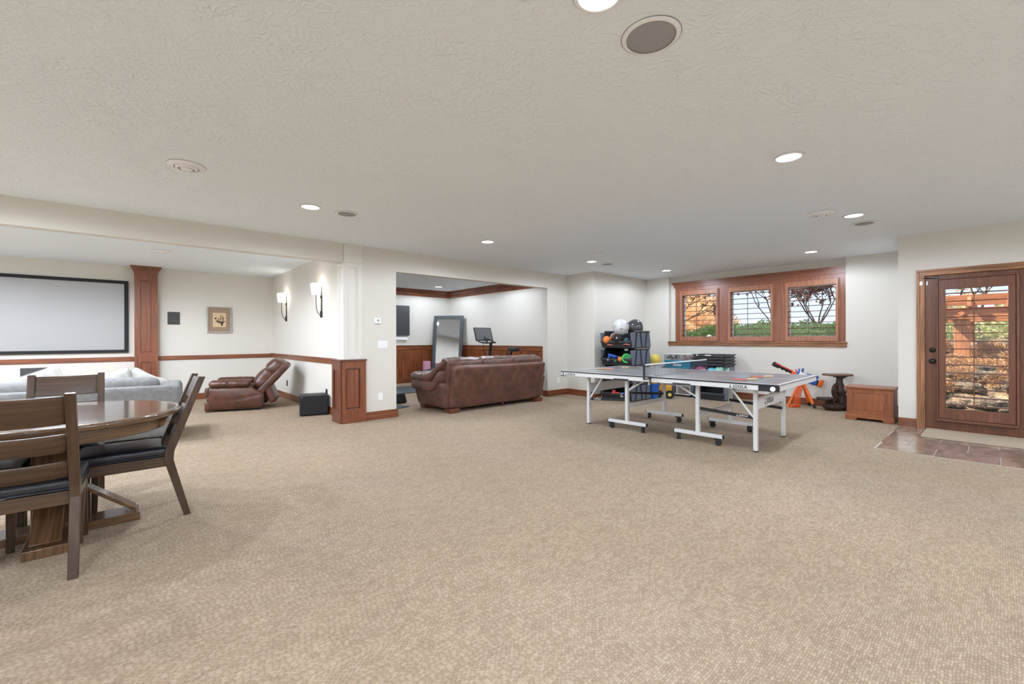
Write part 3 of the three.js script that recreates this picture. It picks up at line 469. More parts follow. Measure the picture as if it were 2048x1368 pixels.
copy(chair, 'dining_chair', [-0.90, 0, -4.0], -Math.PI / 2, 'wooden ladder-back chair cut by the picture edge, its seat behind the nearest chair');

// ---------------------------------------------------------------- grey sofa with cushions
{
  const t = thing('grey_sofa', 'light grey fabric sofa seen from behind, beyond the dining table', 'sofa', [0.555, 0, -6.70], -0.10);
  const L = 2.75, D = 0.98;
  obj('base', soft(L, 0.28, D - 0.06, 0.03, { n: [20, 4, 8], pos: [-L / 2, 0.2, -D / 2] }), M.greyCloth, t);
  obj('back', soft(L, 0.61, 0.2, 0.045, { n: [28, 10, 6], bulge: [0, 0.006, 0.012], pos: [-L / 2, 0.368, -0.1] }), M.greyCloth, t);
  for (const x of [-0.1, -L + 0.1]) obj('arm', soft(0.2, 0.6, D, 0.05, { n: [6, 10, 14], bulge: [0.01, 0.012, 0], pos: [x, 0.372, -D / 2] }), M.greyCloth, t);
  for (let k = 0; k < 3; k++) {
    const w = (L - 0.42) / 3, x = -0.21 - w * (k + 0.5);
    obj('seat_cushion', soft(w - 0.012, 0.17, 0.74, 0.05, { n: [12, 6, 12], bulge: [0, 0.02, 0], pos: [x, 0.42, -0.58] }), M.greyCloth, t);
    obj('back_cushion', soft(w - 0.01, 0.42, 0.2, 0.075, { n: [14, 10, 8], bulge: [0.006, 0.012, 0.03], wr: 0.003, fr: 8, seed: k + 3, pos: [x, 0.555, -0.265], rot: [0.14, 0, 0] }), M.greyCloth, t);
  }
  for (const [x, z] of [[-0.08, -0.08], [-L + 0.08, -0.08], [-0.08, -D + 0.08], [-L + 0.08, -D + 0.08]]) obj('foot', rb(x - 0.03, x + 0.03, 0, 0.065, z - 0.03, z + 0.03, 0.004), M.black, t);
  const cus = (l, x, y, z, rz, s) => {
    const o = thing('throw_pillow', l, 'pillow', [x, y, z], 0, 'pale cushions on the grey sofa'); o.rotation.set(-0.25, -0.10, rz, 'YXZ');
    obj('cover', soft(0.46, 0.42, 0.14, 0.065, { n: [16, 16, 8], bulge: [-0.02, -0.02, 0.04], wr: 0.006, fr: 9, seed: s }), M.creamCloth, o);
    if (s > 1) obj('piping', tube([[-0.215, -0.195, 0], [0, -0.185, 0], [0.215, -0.195, 0], [0.205, 0, 0], [0.215, 0.195, 0], [0, 0.185, 0], [-0.215, 0.195, 0], [-0.205, 0, 0]], 0.006, 48, 5, true), M.creamCloth, o);
    else for (let k = -5; k < 6; k++) obj('stripe_cord', tube([[-0.2, k * 0.036, 0.05 - k * k * 0.001], [-0.1, k * 0.037, 0.092 - k * k * 0.0016], [0.1, k * 0.037, 0.092 - k * k * 0.0016], [0.2, k * 0.036, 0.05 - k * k * 0.001]], 0.004, 16, 5), M.greyCloth, o);
  };
  cus('pale ribbed cushion before the low wall speaker, leaning sideways', -0.66, 0.685, -7.17, 0.42, 1);
  cus('pale cushion just past the far chair back, on the grey sofa', -0.075, 0.635, -7.18, 0.30, 2);
  cus('pale cushion in front of the wooden column foot, on the grey sofa', 0.215, 0.61, -7.22, -0.5, 3);
}
// ---------------------------------------------------------------- leather recliner
{
  const t = thing('recliner', 'brown leather recliner leaning back in the theater corner', 'armchair', [1.625, 0, -9.083], 1.25); t.scale.setScalar(0.84);
  const W = 0.46;                                   // half width; local -z is the front
  const ml = M.leatherRed;
  obj('base', rb(-0.36, 0.36, 0.0, 0.06, -0.2, 0.38, 0.01), M.black, t);
  obj('seat', soft(0.56, 0.2, 0.72, 0.07, { n: [14, 6, 16], bulge: [0, 0.025, 0], wr: 0.006, fr: 7, pos: [0, 0.42, -0.14] }), ml, t);
  obj('footrest', [soft(0.6, 0.2, 0.14, 0.065, { n: [14, 6, 6], bulge: [0, 0, 0.02], wr: 0.005, fr: 8, pos: [0, 0.40, -0.5] }), soft(0.6, 0.1, 0.1, 0.045, { n: [14, 4, 4], wr: 0.004, pos: [0, 0.265, -0.48] }), soft(0.6, 0.2, 0.13, 0.06, { n: [14, 6, 6], bulge: [0, 0, 0.015], wr: 0.005, fr: 8, seed: 4, pos: [0, 0.13, -0.5] })], ml, t);
  for (const s of [-1, 1]) {
    obj('side_panel', soft(0.15, 0.46, 1.0, 0.05, { n: [6, 12, 22], bulge: [0.03, 0, 0], wr: 0.004, fr: 6, pos: [s * 0.385, 0.265, -0.04], fn: (q) => { const k = Math.max(0, (q[2] - 0.26) / 0.24), y = q[1] - Math.max(0, q[1]) * k * 0.75, seam = Math.exp(-(((y + 0.02 - 0.05 * Math.max(0, q[2]) * 3) / 0.018) ** 2)); return [q[0] * (1 - 0.14 * seam), y, q[2]]; } }), ml, t);
    obj('front_roll', [soft(0.17, 0.19, 0.1, 0.048, { n: [6, 6, 6], wr: 0.004, pos: [s * 0.385, 0.40, -0.53] }), soft(0.15, 0.09, 0.08, 0.04, { n: [5, 4, 5], pos: [s * 0.385, 0.265, -0.51] }), soft(0.17, 0.22, 0.1, 0.048, { n: [6, 6, 6], wr: 0.004, pos: [s * 0.385, 0.12, -0.53] })], ml, t);
    obj('arm_pad', soft(0.22, 0.14, 0.72, 0.068, { n: [10, 8, 26], bulge: [0.01, 0.015, 0], wr: 0.007, fr: 16, seed: 7 + s, pos: [s * 0.385, 0.56, -0.15] }), ml, t);
  }
  const a = 0.72;                                   // the back leans 41 degrees
  obj('back_shell', soft(0.84, 0.80, 0.15, 0.05, { n: [14, 14, 5], bulge: [0, 0, 0.01], wr: 0.003, pos: [0, 0.635, 0.62], rot: [a, 0, 0] }), ml, t);
  obj('back_cushion', soft(0.80, 0.46, 0.26, 0.11, { n: [16, 12, 8], bulge: [0, 0.01, 0.05], wr: 0.009, fr: 8, pos: [0, 0.635, 0.46], rot: [a, 0, 0] }), ml, t);
  obj('head_cushion', soft(0.84, 0.36, 0.28, 0.12, { n: [16, 10, 8], bulge: [0, 0.015, 0.05], wr: 0.010, fr: 9, seed: 9, pos: [0, 0.862, 0.665], rot: [a + 0.1, 0, 0] }), ml, t);
  obj('back_skirt', soft(0.80, 0.42, 0.14, 0.04, { n: [12, 8, 4], wr: 0.004, pos: [0, 0.33, 0.56], rot: [-0.35, 0, 0] }), ml, t);
}
// ---------------------------------------------------------------- brown leather sofa in the opening
{
  const t = thing('leather_sofa', 'large brown leather sofa with its back to the room, in the wide opening', 'sofa', [5.10, 0, -6.02]);
  const rake = (q, y0, k) => [q[0] * (1 + 0.012 * (q[1] + y0)), q[1], q[2] + (q[1] + y0) * k];
  obj('back', soft(2.12, 0.72, 0.24, 0.05, { n: [40, 16, 6], bulge: [0, 0, 0.012], wr: 0.0022, fr: 3.2, fn: (q) => { const seam = [-0.42, 0.0, 0.36, 0.68].reduce((s, x) => s + Math.exp(-(((q[0] - x) / 0.012) ** 2)), 0), u = rake(q, 0.36, 0.22); const bow = Math.max(0, Math.abs(q[0]) - 0.7) * 0.22; return [u[0] + Math.sign(u[0]) * bow * Math.max(0, -q[1] + 0.1) * 0.3, u[1], u[2] - 0.002 * seam * (q[2] > 0 ? 1 : 0)]; }, pos: [0, 0.425, -0.12] }), M.leather, t);
  for (let k = -1; k <= 1; k++) {
    obj('back_cushion', soft(0.742, 0.46, 0.26, 0.06, { n: [26, 14, 10], bulge: [0, 0.006, 0.03], wr: 0.008, fr: 9, seed: 20 + k, pos: [k * 0.728, 0.672, -0.155], rot: [0.2, 0, 0] }), M.leather, t);
    obj('seat_cushion', soft(0.72, 0.19, 0.66, 0.075, { n: [14, 6, 14], bulge: [0, 0.03, 0], wr: 0.007, fr: 7, seed: 30 + k, pos: [k * 0.72, 0.41, -0.60] }), M.leather, t);
  }
  obj('front_rail', soft(2.2, 0.26, 0.12, 0.04, { n: [26, 6, 4], pos: [0, 0.21, -0.90] }), M.leather, t);
  for (const s of [-1, 1]) {
    obj('side_panel', soft(0.22, 0.44, 0.92, 0.06, { n: [8, 14, 18], bulge: [0.02, 0, 0], wr: 0.003, fr: 5, fn: (q) => [q[0] - s * 0.10 * (0.2 - q[1]) / 0.4 + s * 0.03, q[1], q[2]], pos: [s * 1.10, 0.29, -0.48] }), M.leather, t);
    obj('arm_band', soft(0.25, 0.19, 0.88, 0.06, { n: [8, 8, 18], bulge: [0.015, 0, 0], wr: 0.004, fr: 6, fn: (q) => [q[0], q[1] + 0.20 * Math.max(0, (q[2] - 0.2) / 0.24) ** 2, q[2]], pos: [s * 1.155, 0.45, -0.50] }), M.leather, t);
    obj('arm_pad', soft(0.29, 0.15, 0.86, 0.072, { n: [12, 8, 26], bulge: [0.012, 0.018, 0], wr: 0.010, fr: 11, seed: 40 + s, fn: (q) => [q[0] - s * 0.06 * Math.max(0, (q[2] - 0.15) / 0.28), q[1] + 0.24 * Math.max(0, (q[2] - 0.12) / 0.31) ** 1.6, q[2]], pos: [s * 1.155, 0.575, -0.52] }), M.leather, t);
    for (const z of [-0.06, -0.86]) obj('foot', extr([[-0.085, 0.0], [0.085, 0.0], [0.1, 0.075], [-0.1, 0.075]], 0.17, 0.006).translate(s * 0.985, 0, z), M.cherryDark, t);
  }
  obj('centre_foot', cyl(0.022, 0.016, 0.07, [0.12, 0.035, -0.06]), M.cherryDark, t);
}
// ---------------------------------------------------------------- exercise room
{
  const tv = thing('television', 'black flat television on the back wall of the exercise room', 'television', [5.28, 1.737, ZS]);
  obj('housing', rb(-0.72, 0.72, -0.412, 0.412, 0.04, 0.075, 0.006), M.charcoal, tv); obj('screen', rb(-0.71, 0.71, -0.4, 0.402, 0.074, 0.0775, 0.001), std(0.045, 0.047, 0.05, 0.5), tv); obj('bracket', rb(-0.2, 0.2, -0.2, 0.2, 0.004, 0.042, 0.004), M.black, tv);
  const sb = thing('soundbar', 'small white bar on the wall under the television', 'soundbar', [5.55, 1.24, ZS]); obj('body', rb(-0.4, 0.39, -0.045, 0.04, 0.002, 0.06, 0.012), M.white, sb); obj('end_cap', rb(0.36, 0.395, -0.07, 0.02, 0.002, 0.065, 0.01), M.white, sb);
  // leaning mirror across the corner
  const m = thing('floor_mirror', 'tall dark-framed mirror leaning in the corner of the exercise room', 'mirror', [6.94, 0, -10.46], 0);
  m.rotation.set(0, -0.92, 0); const lean = -0.155, W = 0.44, Hm = 1.90;
  const tilt = (g) => g.rotateX(lean).translate(0, 0.012, 0.20);
  obj('frame', tilt(extr(rect(-W, W, 0, Hm), 0.045, 0.006, [rect(-W + 0.085, W - 0.085, 0.085, Hm - 0.085)])), M.charcoal, m);
  obj('inner_moulding', tilt(extr(rect(-W + 0.06, W - 0.06, 0.06, Hm - 0.06), 0.03, 0.004, [rect(-W + 0.095, W - 0.095, 0.095, Hm - 0.095)]).translate(0, 0, 0.012)), M.slate, m);
  obj('mirror_glass', tilt(box(-W + 0.05, W - 0.05, 0.05, Hm - 0.05, -0.006, 0.0)), M.mirror, m);
  const y = thing('yoga_mat', 'rolled pink exercise mat standing beside the leaning mirror', 'mat', [6.30, 0, -10.55]);
  const spiral = []; for (let i = 0; i <= 90; i++) { const a = i * 0.35, r = 0.02 + 0.0022 * i * 0.35 * 1.05 + 0.0; spiral.push([Math.cos(a) * (r + i * 0.00035), Math.sin(a) * (r + i * 0.00035)]); }
  obj('roll', lathe([[0.0, 0], [0.1, 0], [0.105, 0.006], [0.105, 0.604], [0.1, 0.61], [0.0, 0.604]], 32), M.pink, y); obj('spiral_edge', tube(spiral.filter((p) => Math.hypot(...p) < 0.1).map(([a, b]) => [a, 0.609, b]), 0.0025, 120, 4), M.pink, y);
  const g1 = thing('floor_mat', 'long dark slate exercise mat on the carpet before the wainscot', 'mat', [5.2, 0, -9.5], 0);
  obj('sheet', rbox(2.6, 0.014, 1.28, 0.005, [-0.05, 0.008, 0], [0, 0, 0]), M.slate, g1); obj('border', [rbox(2.6, 0.004, 0.03, 0.001, [-0.05, 0.0165, 0.62]), rbox(2.6, 0.004, 0.03, 0.001, [-0.05, 0.0165, -0.62])], M.charcoal, g1); g1.position.set(4.62, 0, -9.52); g1.rotation.y = 0.0;
  const st = thing('step_platform', 'black trapezoid exercise step block at the left jamb of the opening', 'step', [3.78, 0, -7.78]);
  obj('body', extr([[-0.32, 0.02], [0.32, 0.02], [0.27, 0.19], [-0.27, 0.19]], 0.4, 0.012), M.black, st); obj('top_pad', rb(-0.27, 0.27, 0.185, 0.2, -0.19, 0.19, 0.006), M.slate, st); for (const [x, z] of [[-0.28, -0.17], [0.28, -0.17], [-0.28, 0.17], [0.28, 0.17]]) obj('foot', cyl(0.03, 0.03, 0.022, [x, 0.011, z]), M.black, st);
  const pl = thing('rubber_tile', 'grey rubber floor tile lying before the black step block', 'mat', [3.55, 0, -7.25], 0.3); obj('tile_sheet', rbox(0.6, 0.012, 0.42, 0.004, [0, 0.007, 0]), M.slate, pl); obj('bevel_edge', rbox(0.62, 0.006, 0.44, 0.002, [0, 0.0035, 0]), M.charcoal, pl);
  const be = thing('weight_bench', 'low black padded bench before the leaning mirror', 'bench', [5.95, 0, -9.75], -0.8);
  obj('pad', soft(0.28, 0.07, 0.9, 0.03, { n: [8, 4, 16], pos: [0, 0.41, 0] }), M.black, be); for (const z of [-0.36, 0.36]) { obj('leg', bar([0, 0, z], [0, 0.38, z * 0.9], 0.05, 0.05), M.charcoal, be); obj('foot_bar', rb(-0.22, 0.22, 0, 0.04, z - 0.025, z + 0.025, 0.006), M.charcoal, be); }
  // exercise bike, front towards the back wall on the left
  const b = thing('exercise_bike', 'black exercise bike with a tablet screen behind the leather sofa', 'exercise bike', [6.42, 0, -7.56], 0.05);   // local -z is the front
  obj('frame', [bar([0, 0.30, -0.42], [0, 0.62, 0.12], 0.07, 0.09, 0.02), bar([0, 0.36, 0.02], [0, 0.80, 0.30], 0.06, 0.08, 0.02), bar([0, 0.07, -0.50], [0, 0.42, -0.40], 0.07, 0.08, 0.02), bar([0, 0.06, 0.50], [0, 0.40, 0.06], 0.06, 0.08, 0.02), bar([0, 0.5, -0.44], [0, 0.88, -0.34], 0.055, 0.075, 0.015)], M.black, b);
  obj('stabilizer', [rb(-0.27, 0.27, 0.03, 0.08, -0.54, -0.46, 0.02), rb(-0.27, 0.27, 0.03, 0.08, 0.46, 0.54, 0.02), ...[-0.24, 0.24].flatMap((x) => [-0.5, 0.5].map((z) => cyl(0.025, 0.03, 0.035, [x, 0.0175, z], [0, 0, 0], 12)))], M.charcoal, b);
  obj('flywheel', cyl(0.24, 0.24, 0.05, [0, 0.40, -0.58], [0, 0, Math.PI / 2], 40), M.charcoal, b); obj('flywheel_guard', lathe([[0.235, -0.035], [0.262, -0.03], [0.262, 0.03], [0.235, 0.035]], 40, [0, 0.42, -0.58], [0, 0, Math.PI / 2]), M.red, b);
  obj('seat_post', rod([0, 0.7, 0.24], [0, 0.98, 0.40], 0.022), M.iron, b); obj('saddle', soft(0.2, 0.08, 0.27, 0.038, { n: [10, 5, 14], fn: (q) => [q[0] * (q[2] < 0 ? 1 + q[2] * 5.2 : 1), q[1] - (q[2] < 0 ? 0 : 0.02), q[2]], pos: [0, 1.01, 0.41] }), M.black, b);
  obj('handlebar_post', bar([0, 0.82, -0.36], [0, 1.14, -0.30], 0.05, 0.06, 0.012), M.black, b);
  obj('handlebar', [tube([[-0.2, 1.26, -0.62], [-0.21, 1.17, -0.5], [-0.19, 1.14, -0.36], [-0.09, 1.135, -0.28], [0, 1.14, -0.26], [0.09, 1.135, -0.28], [0.19, 1.14, -0.36], [0.21, 1.17, -0.5], [0.2, 1.26, -0.62]], 0.017, 60, 8), tube([[-0.12, 1.135, -0.3], [-0.07, 1.2, -0.42], [0, 1.23, -0.46], [0.07, 1.2, -0.42], [0.12, 1.135, -0.3]], 0.014, 30, 8)], M.black, b);
  const sc = obj('display', rbox(0.54, 0.325, 0.025, 0.008, [0, 0, 0]), M.black, b); sc.position.set(0, 1.335, -0.57); sc.rotation.x = -0.3; obj('display_glass', rbox(0.505, 0.29, 0.004, 0.001, [0, 0, 0.0125]), std(0.12, 0.125, 0.125, 0.35), sc); obj('display_arm', bar([0, 1.12, -0.42], [0, 1.3, -0.57], 0.04, 0.03), M.black, b);
  obj('pedal_crank', [cyl(0.09, 0.09, 0.03, [0.05, 0.32, 0], [0, 0, Math.PI / 2], 24), bar([0.08, 0.32, 0], [0.08, 0.2, 0.1], 0.02, 0.03), bar([-0.08, 0.32, 0], [-0.08, 0.44, -0.1], 0.02, 0.03), rb(0.09, 0.18, 0.185, 0.21, 0.06, 0.15, 0.006), rb(-0.18, -0.09, 0.43, 0.455, -0.15, -0.06, 0.006)], M.iron, b);
  obj('dumbbell', [cyl(0.045, 0.045, 0.09, [-0.09, 0.78, 0.56], [0, 0, Math.PI / 2], 6), cyl(0.045, 0.045, 0.09, [0.09, 0.78, 0.56], [0, 0, Math.PI / 2], 6), cyl(0.015, 0.015, 0.12, [0, 0.78, 0.56], [0, 0, Math.PI / 2], 12), bar([0, 0.72, 0.30], [0, 0.75, 0.56], 0.03, 0.05)], M.charcoal, b); obj('cable', tube([[-0.02, 1.2, -0.55], [-0.06, 1.0, -0.5], [-0.03, 0.8, -0.42]], 0.007, 16, 6), M.black, b);
}

// ---------------------------------------------------------------- ping pong table
const font = await new FontLoader().loadAsync('fonts/droid/droid_sans_bold.typeface.json');
function lettering(size, mat, name = 'lettering') {  // the maker's word with its small triangle mark, centred, facing +z
  const g = new TextGeometry('JOOLA', { font, size, depth: 0.001, curveSegments: 5, bevelEnabled: false }); g.computeBoundingBox(); const w = g.boundingBox.max.x; g.translate(-w / 2 + size * 0.45, -size / 2, 0);
  const tri = extr([[-w / 2 - size * 0.75, -size / 2], [-w / 2 + size * 0.1, -size / 2], [-w / 2 - size * 0.32, size * 0.15]], 0.001), dot = new THREE.CylinderGeometry(size * 0.17, size * 0.17, 0.001, 14).rotateX(Math.PI / 2).translate(-w / 2 - size * 0.32, size * 0.34, 0);
  const m = new THREE.Mesh(merged([g, tri, dot]), mat); m.name = name; return m;
}
{
  const t = thing('ping_pong_table', 'folding ping pong table with dark grey top, white steel frame and casters', 'table', [5.59, 0, -2.87], 0.034);
  const HX = 0.785, HZ = 1.395, TY = 0.765, LX = 0.515;
  const caster = (parent, x, z, a) => {
    const c = new THREE.Group(); c.name = 'caster'; c.position.set(x, 0, z); c.rotation.y = a; parent.add(c);
    obj('wheel', [cyl(0.034, 0.034, 0.017, [0.013, 0.034, 0], [0, 0, Math.PI / 2], 24), cyl(0.034, 0.034, 0.017, [-0.013, 0.034, 0], [0, 0, Math.PI / 2], 24)], M.black, c);
    obj('housing', [rb(-0.02, 0.02, 0.03, 0.082, -0.026, 0.026, 0.01), rb(-0.024, 0.024, 0.066, 0.082, -0.05, 0.03, 0.006)], M.black, c);
    return c;
  };
  for (const s of [-1, 1]) {                        // s = -1: the half towards the opening
    const half = new THREE.Group(); half.name = 'table_half'; t.add(half);
    const z0 = s < 0 ? -HZ : 0.008, z1 = s < 0 ? -0.008 : HZ;
    obj('playing_top', rb(-HX, HX, TY - 0.016, TY, z0, z1, 0.004), M.pingTop, half, 2);
    obj('edge_band', rb(-HX - 0.002, -HX + 0.004, TY - 0.017, TY - 0.003, z0, z1, 0.002), M.black, half); obj('edge_band', rb(HX - 0.004, HX + 0.002, TY - 0.017, TY - 0.003, z0, z1, 0.002), M.black, half);
    obj('white_line', [box(-HX + 0.003, -HX + 0.024, TY, TY + 0.0006, z0, z1), box(HX - 0.024, HX - 0.003, TY, TY + 0.0006, z0, z1), box(-HX + 0.024, HX - 0.024, TY, TY + 0.0006, s < 0 ? z0 + 0.003 : z1 - 0.024, s < 0 ? z0 + 0.024 : z1 - 0.003), box(-0.0015, 0.0015, TY, TY + 0.0006, z0, z1)], M.line, half);
    obj('rim', [rb(-HX + 0.004, -HX + 0.028, TY - 0.068, TY - 0.017, z0 + 0.012, z1 - 0.012, 0.003), rb(HX - 0.028, HX - 0.004, TY - 0.068, TY - 0.017, z0 + 0.012, z1 - 0.012, 0.003), rb(-HX + 0.004, HX - 0.004, TY - 0.068, TY - 0.017, s < 0 ? z0 + 0.004 : z1 - 0.028, s < 0 ? z0 + 0.028 : z1 - 0.004, 0.003), rb(-HX + 0.03, HX - 0.03, TY - 0.05, TY - 0.017, s * 0.03 - 0.012, s * 0.03 + 0.012, 0.003)], M.whiteMetal, half, 2);
    obj('corner_guard', s > 0 ? [rb(-HX, -HX + 0.03, TY - 0.074, TY - 0.018, HZ - 0.19, HZ - 0.0, 0.004)] : [rb(-HX - 0.002, -HX + 0.028, TY - 0.074, TY - 0.064, -HZ - 0.01, -HZ + 0.08, 0.003), rb(-HX, -HX + 0.02, TY - 0.07, TY - 0.02, -HZ + 0.03, -HZ + 0.045, 0.003)], M.black, half);
    if (s > 0) obj('roller', cyl(0.024, 0.024, 0.014, [-HX - 0.004, TY - 0.045, HZ - 0.055], [0, 0, Math.PI / 2]), M.white, half);
    for (const sx of [-1, 1]) {
      const X = sx * LX, zl = s * 1.10, zp = s * 0.475;
      const spring = []; for (let k = 0; k < 12; k++) spring.push(cyl(0.012, 0.012, 0.007, [sx * (HX - 0.016) + sx * 0.014, TY - 0.062, s * (0.30 + k * 0.018)], [Math.PI / 2, 0, 0], 8));
      obj('latch_coil', spring, M.black, half).userData.kind = 'stuff';
      obj('leg', rb(X - 0.024, X + 0.024, 0.012, TY - 0.03, zl - 0.02, zl + 0.02, 0.004), M.whiteMetal, half); obj('leg_foot', rb(X - 0.026, X + 0.026, 0, 0.014, zl - 0.022, zl + 0.022, 0.004), M.black, half);
      obj('caster_post', rb(X - 0.022, X + 0.022, 0.115, TY - 0.03, zp - 0.022, zp + 0.022, 0.004), M.whiteMetal, half);
      obj('caster_bar', rb(X - 0.022, X + 0.022, 0.083, 0.125, zp - 0.285, zp + 0.285, 0.004), M.whiteMetal, half, 2); obj('bar_end', [rb(X - 0.023, X + 0.023, 0.082, 0.126, zp + 0.283, zp + 0.292, 0.003), rb(X - 0.023, X + 0.023, 0.082, 0.126, zp - 0.292, zp - 0.283, 0.003)], M.black, half);
      for (const dz of [-0.235, 0.235]) caster(half, X, zp + dz, 0.5 + dz * 3 + sx * s);
      obj('folding_brace', bar([X, 0.37, zl - s * 0.02], [sx * (LX + 0.03), TY - 0.06, s * 0.83], 0.012, 0.022), M.whiteMetal, half);
      obj('black_bar', bar([X - sx * 0.028, 0.36, zl - s * 0.005], [X - sx * 0.028, 0.40, zp], 0.026, 0.034), M.black, half);
      obj('upper_brace', bar([X, 0.54, zp - s * 0.02], [sx * (LX + 0.03), TY - 0.06, s * 0.16], 0.012, 0.02), M.whiteMetal, half);
      if (sx < 0) { const w = lettering(0.022, M.label); w.rotation.y = -Math.PI / 2; w.position.set(X - 0.0, 0.373, zl - s * 0.14); w.rotation.order = 'YXZ'; w.position.x = X + 0.028 - 0.0141; half.add(w); }
      const q = lettering(0.034, M.charcoal); q.rotation.y = sx * Math.PI / 2; q.position.set(sx * (HX - 0.003), TY - 0.044, s < 0 ? -HZ + 0.17 : HZ - 0.38); half.add(q);
    }
    obj('end_panel', rb(-LX, LX, 0.455, 0.585, s * 1.10 - 0.01, s * 1.10 + 0.01, 0.003), M.whiteMetal, half, 0);
    const e = lettering(0.06, M.charcoal); e.rotation.y = s > 0 ? 0 : Math.PI; e.position.set(s > 0 ? -0.08 : 0, 0.52, s * 1.111); half.add(e);
    obj('cross_bar', [rb(-LX, LX, 0.30, 0.345, s * 0.475 - 0.015, s * 0.475 + 0.015, 0.004)], M.whiteMetal, half, 0);
  }
  const n = thing('ping_pong_net', 'dark ping pong net with white tape across the table middle', 'net', [5.59, 0.765, -2.87], 0.034);
  const NX = 0.915, wires = []; for (let k = 0; k <= 120; k++) { const x = -NX + k * NX / 60; wires.push(box(x - 0.0011, x + 0.0011, 0.004, 0.142, -0.0006, 0.0006)); } for (let k = 0; k <= 10; k++) { const y = 0.004 + k * 0.0138; wires.push(box(-NX, NX, y - 0.0011, y + 0.0011, -0.0006, 0.0006)); }
  obj('net_mesh', wires, M.net, n).userData.kind = 'stuff';
  obj('white_tape', rb(-NX, NX, 0.139, 0.154, -0.003, 0.003, 0.001), M.line, n, 0);
  for (const s of [-1, 1]) { obj('post', [rb(s * NX - 0.009, s * NX + 0.009, -0.03, 0.16, -0.011, 0.011, 0.004), rb(Math.min(s * 0.76, s * NX), Math.max(s * 0.76, s * NX), -0.034, -0.022, -0.014, 0.014, 0.003)], M.black, n); obj('clamp', [rb(Math.min(s * 0.70, s * 0.80), Math.max(s * 0.70, s * 0.80), 0.0012, 0.012, -0.025, 0.025, 0.003), rod([s * 0.80, -0.03, 0.0], [s * 0.80, -0.09, 0], 0.006), cyl(0.016, 0.016, 0.012, [s * 0.80, -0.095, 0])], M.steel, n); }
  const paddle = (label, x, z, a, face, tilt = 0) => {
    const p = thing('ping_pong_paddle', label, 'paddle', [x, 0.767, z], a, 'paddles on the ping pong table');
    const o = []; for (let k = 0; k <= 28; k++) { const b = 0.42 + k * (Math.PI * 2 - 0.84) / 28; o.push([0.075 * Math.cos(b) - 0.075, 0.077 * Math.sin(b)]); }
    obj('blade', [extr(o, 0.006).rotateX(-Math.PI / 2).translate(0, 0.0055, 0), rb(-0.01, 0.02, 0.0025, 0.0085, -0.028, 0.028, 0.002)], M.balsa, p, 0); obj('rubber', extr(o.map(([u, v]) => [u * 0.985 - 0.001, v * 0.985]), 0.002).rotateX(-Math.PI / 2).translate(0, 0.0096, 0), face, p); obj('rubber_back', extr(o.map(([u, v]) => [u * 0.985 - 0.001, v * 0.985]), 0.002).rotateX(-Math.PI / 2).translate(0, 0.0014, 0), M.black, p);
    obj('grip', rbox(0.105, 0.022, 0.028, 0.009, [0.066, 0.011, 0]), M.balsa, p, 0); return p;
  };
  paddle('red ping pong paddle lying flat on the far table half, handle to the back', 5.40, -3.95, 2.45, M.coral); paddle('black ping pong paddle lying flat on the far table half beside the net', 5.93, -3.86, 2.3, M.black);
  paddle('red ping pong paddle on the near table half, closer to the table edge', 5.16, -1.86, -0.75, M.red); paddle('red ping pong paddle on the near table half, closer to the back edge', 5.66, -1.86, -0.75, M.red);
}
// ---------------------------------------------------------------- storage bins and toys
function binGeo(w, h, d) {                           // open at the front (local -z), ribbed sides; w along x, d along z
  const t = 0.014, g = {};
  const side = (s) => extr([[-d / 2, 0.02], [d / 2, 0.0], [d / 2 - 0.02, h], [-d / 2 + 0.10, h], [-d / 2 - 0.035, h * 0.36], [-d / 2, h * 0.3]], t, 0, [], 'zy').translate(s * (w / 2 - t), 0, 0);
  g.shell = [side(-1), side(1), box(-w / 2 + t, w / 2 - t, 0.0, 0.016, -d / 2 + 0.02, d / 2 - 0.01), place(box(-w / 2 + t, w / 2 - t, 0, h, -0.007, 0.007), [0, 0, d / 2 - 0.012], [-0.03, 0, 0]), place(rbox(w - 2 * t, h * 0.36, 0.016, 0.004, [0, h * 0.17, 0]), [0, 0.01, -d / 2 - 0.004], [-0.12, 0, 0])];
  g.lip = [rbox(w + 0.01, 0.045, 0.032, 0.01, [0, h * 0.355, -d / 2 - 0.032]), rb(-w / 2 - 0.004, w / 2 + 0.004, h - 0.028, h, d / 2 - 0.045, d / 2 - 0.005, 0.006), ...[-1, 1].map((s) => bar([s * (w / 2 - 0.008), h * 0.36, -d / 2 - 0.03], [s * (w / 2 - 0.008), h - 0.012, -d / 2 + 0.105], 0.03, 0.022, 0.005)), ...[-1, 1].map((s) => rb(s * (w / 2 - 0.008) - 0.012, s * (w / 2 - 0.008) + 0.012, h - 0.026, h, -d / 2 + 0.09, d / 2 - 0.01, 0.005))];
  g.ribs = []; for (const s of [-1, 1]) for (let k = 0; k < 4; k++) { const z = -d / 2 + 0.04 + k * (d - 0.12) / 3, wt = k % 2 ? 0.035 : 0.09, wb = k % 2 ? 0.09 : 0.035; g.ribs.push(extr([[z - wb, 0.02], [z + wb, 0.02], [z + wt, h - 0.04], [z - wt, h - 0.04]], 0.022, 0.004, [], 'zy').translate(s * (w / 2 + 0.002), 0, 0)); }
  return g;
}
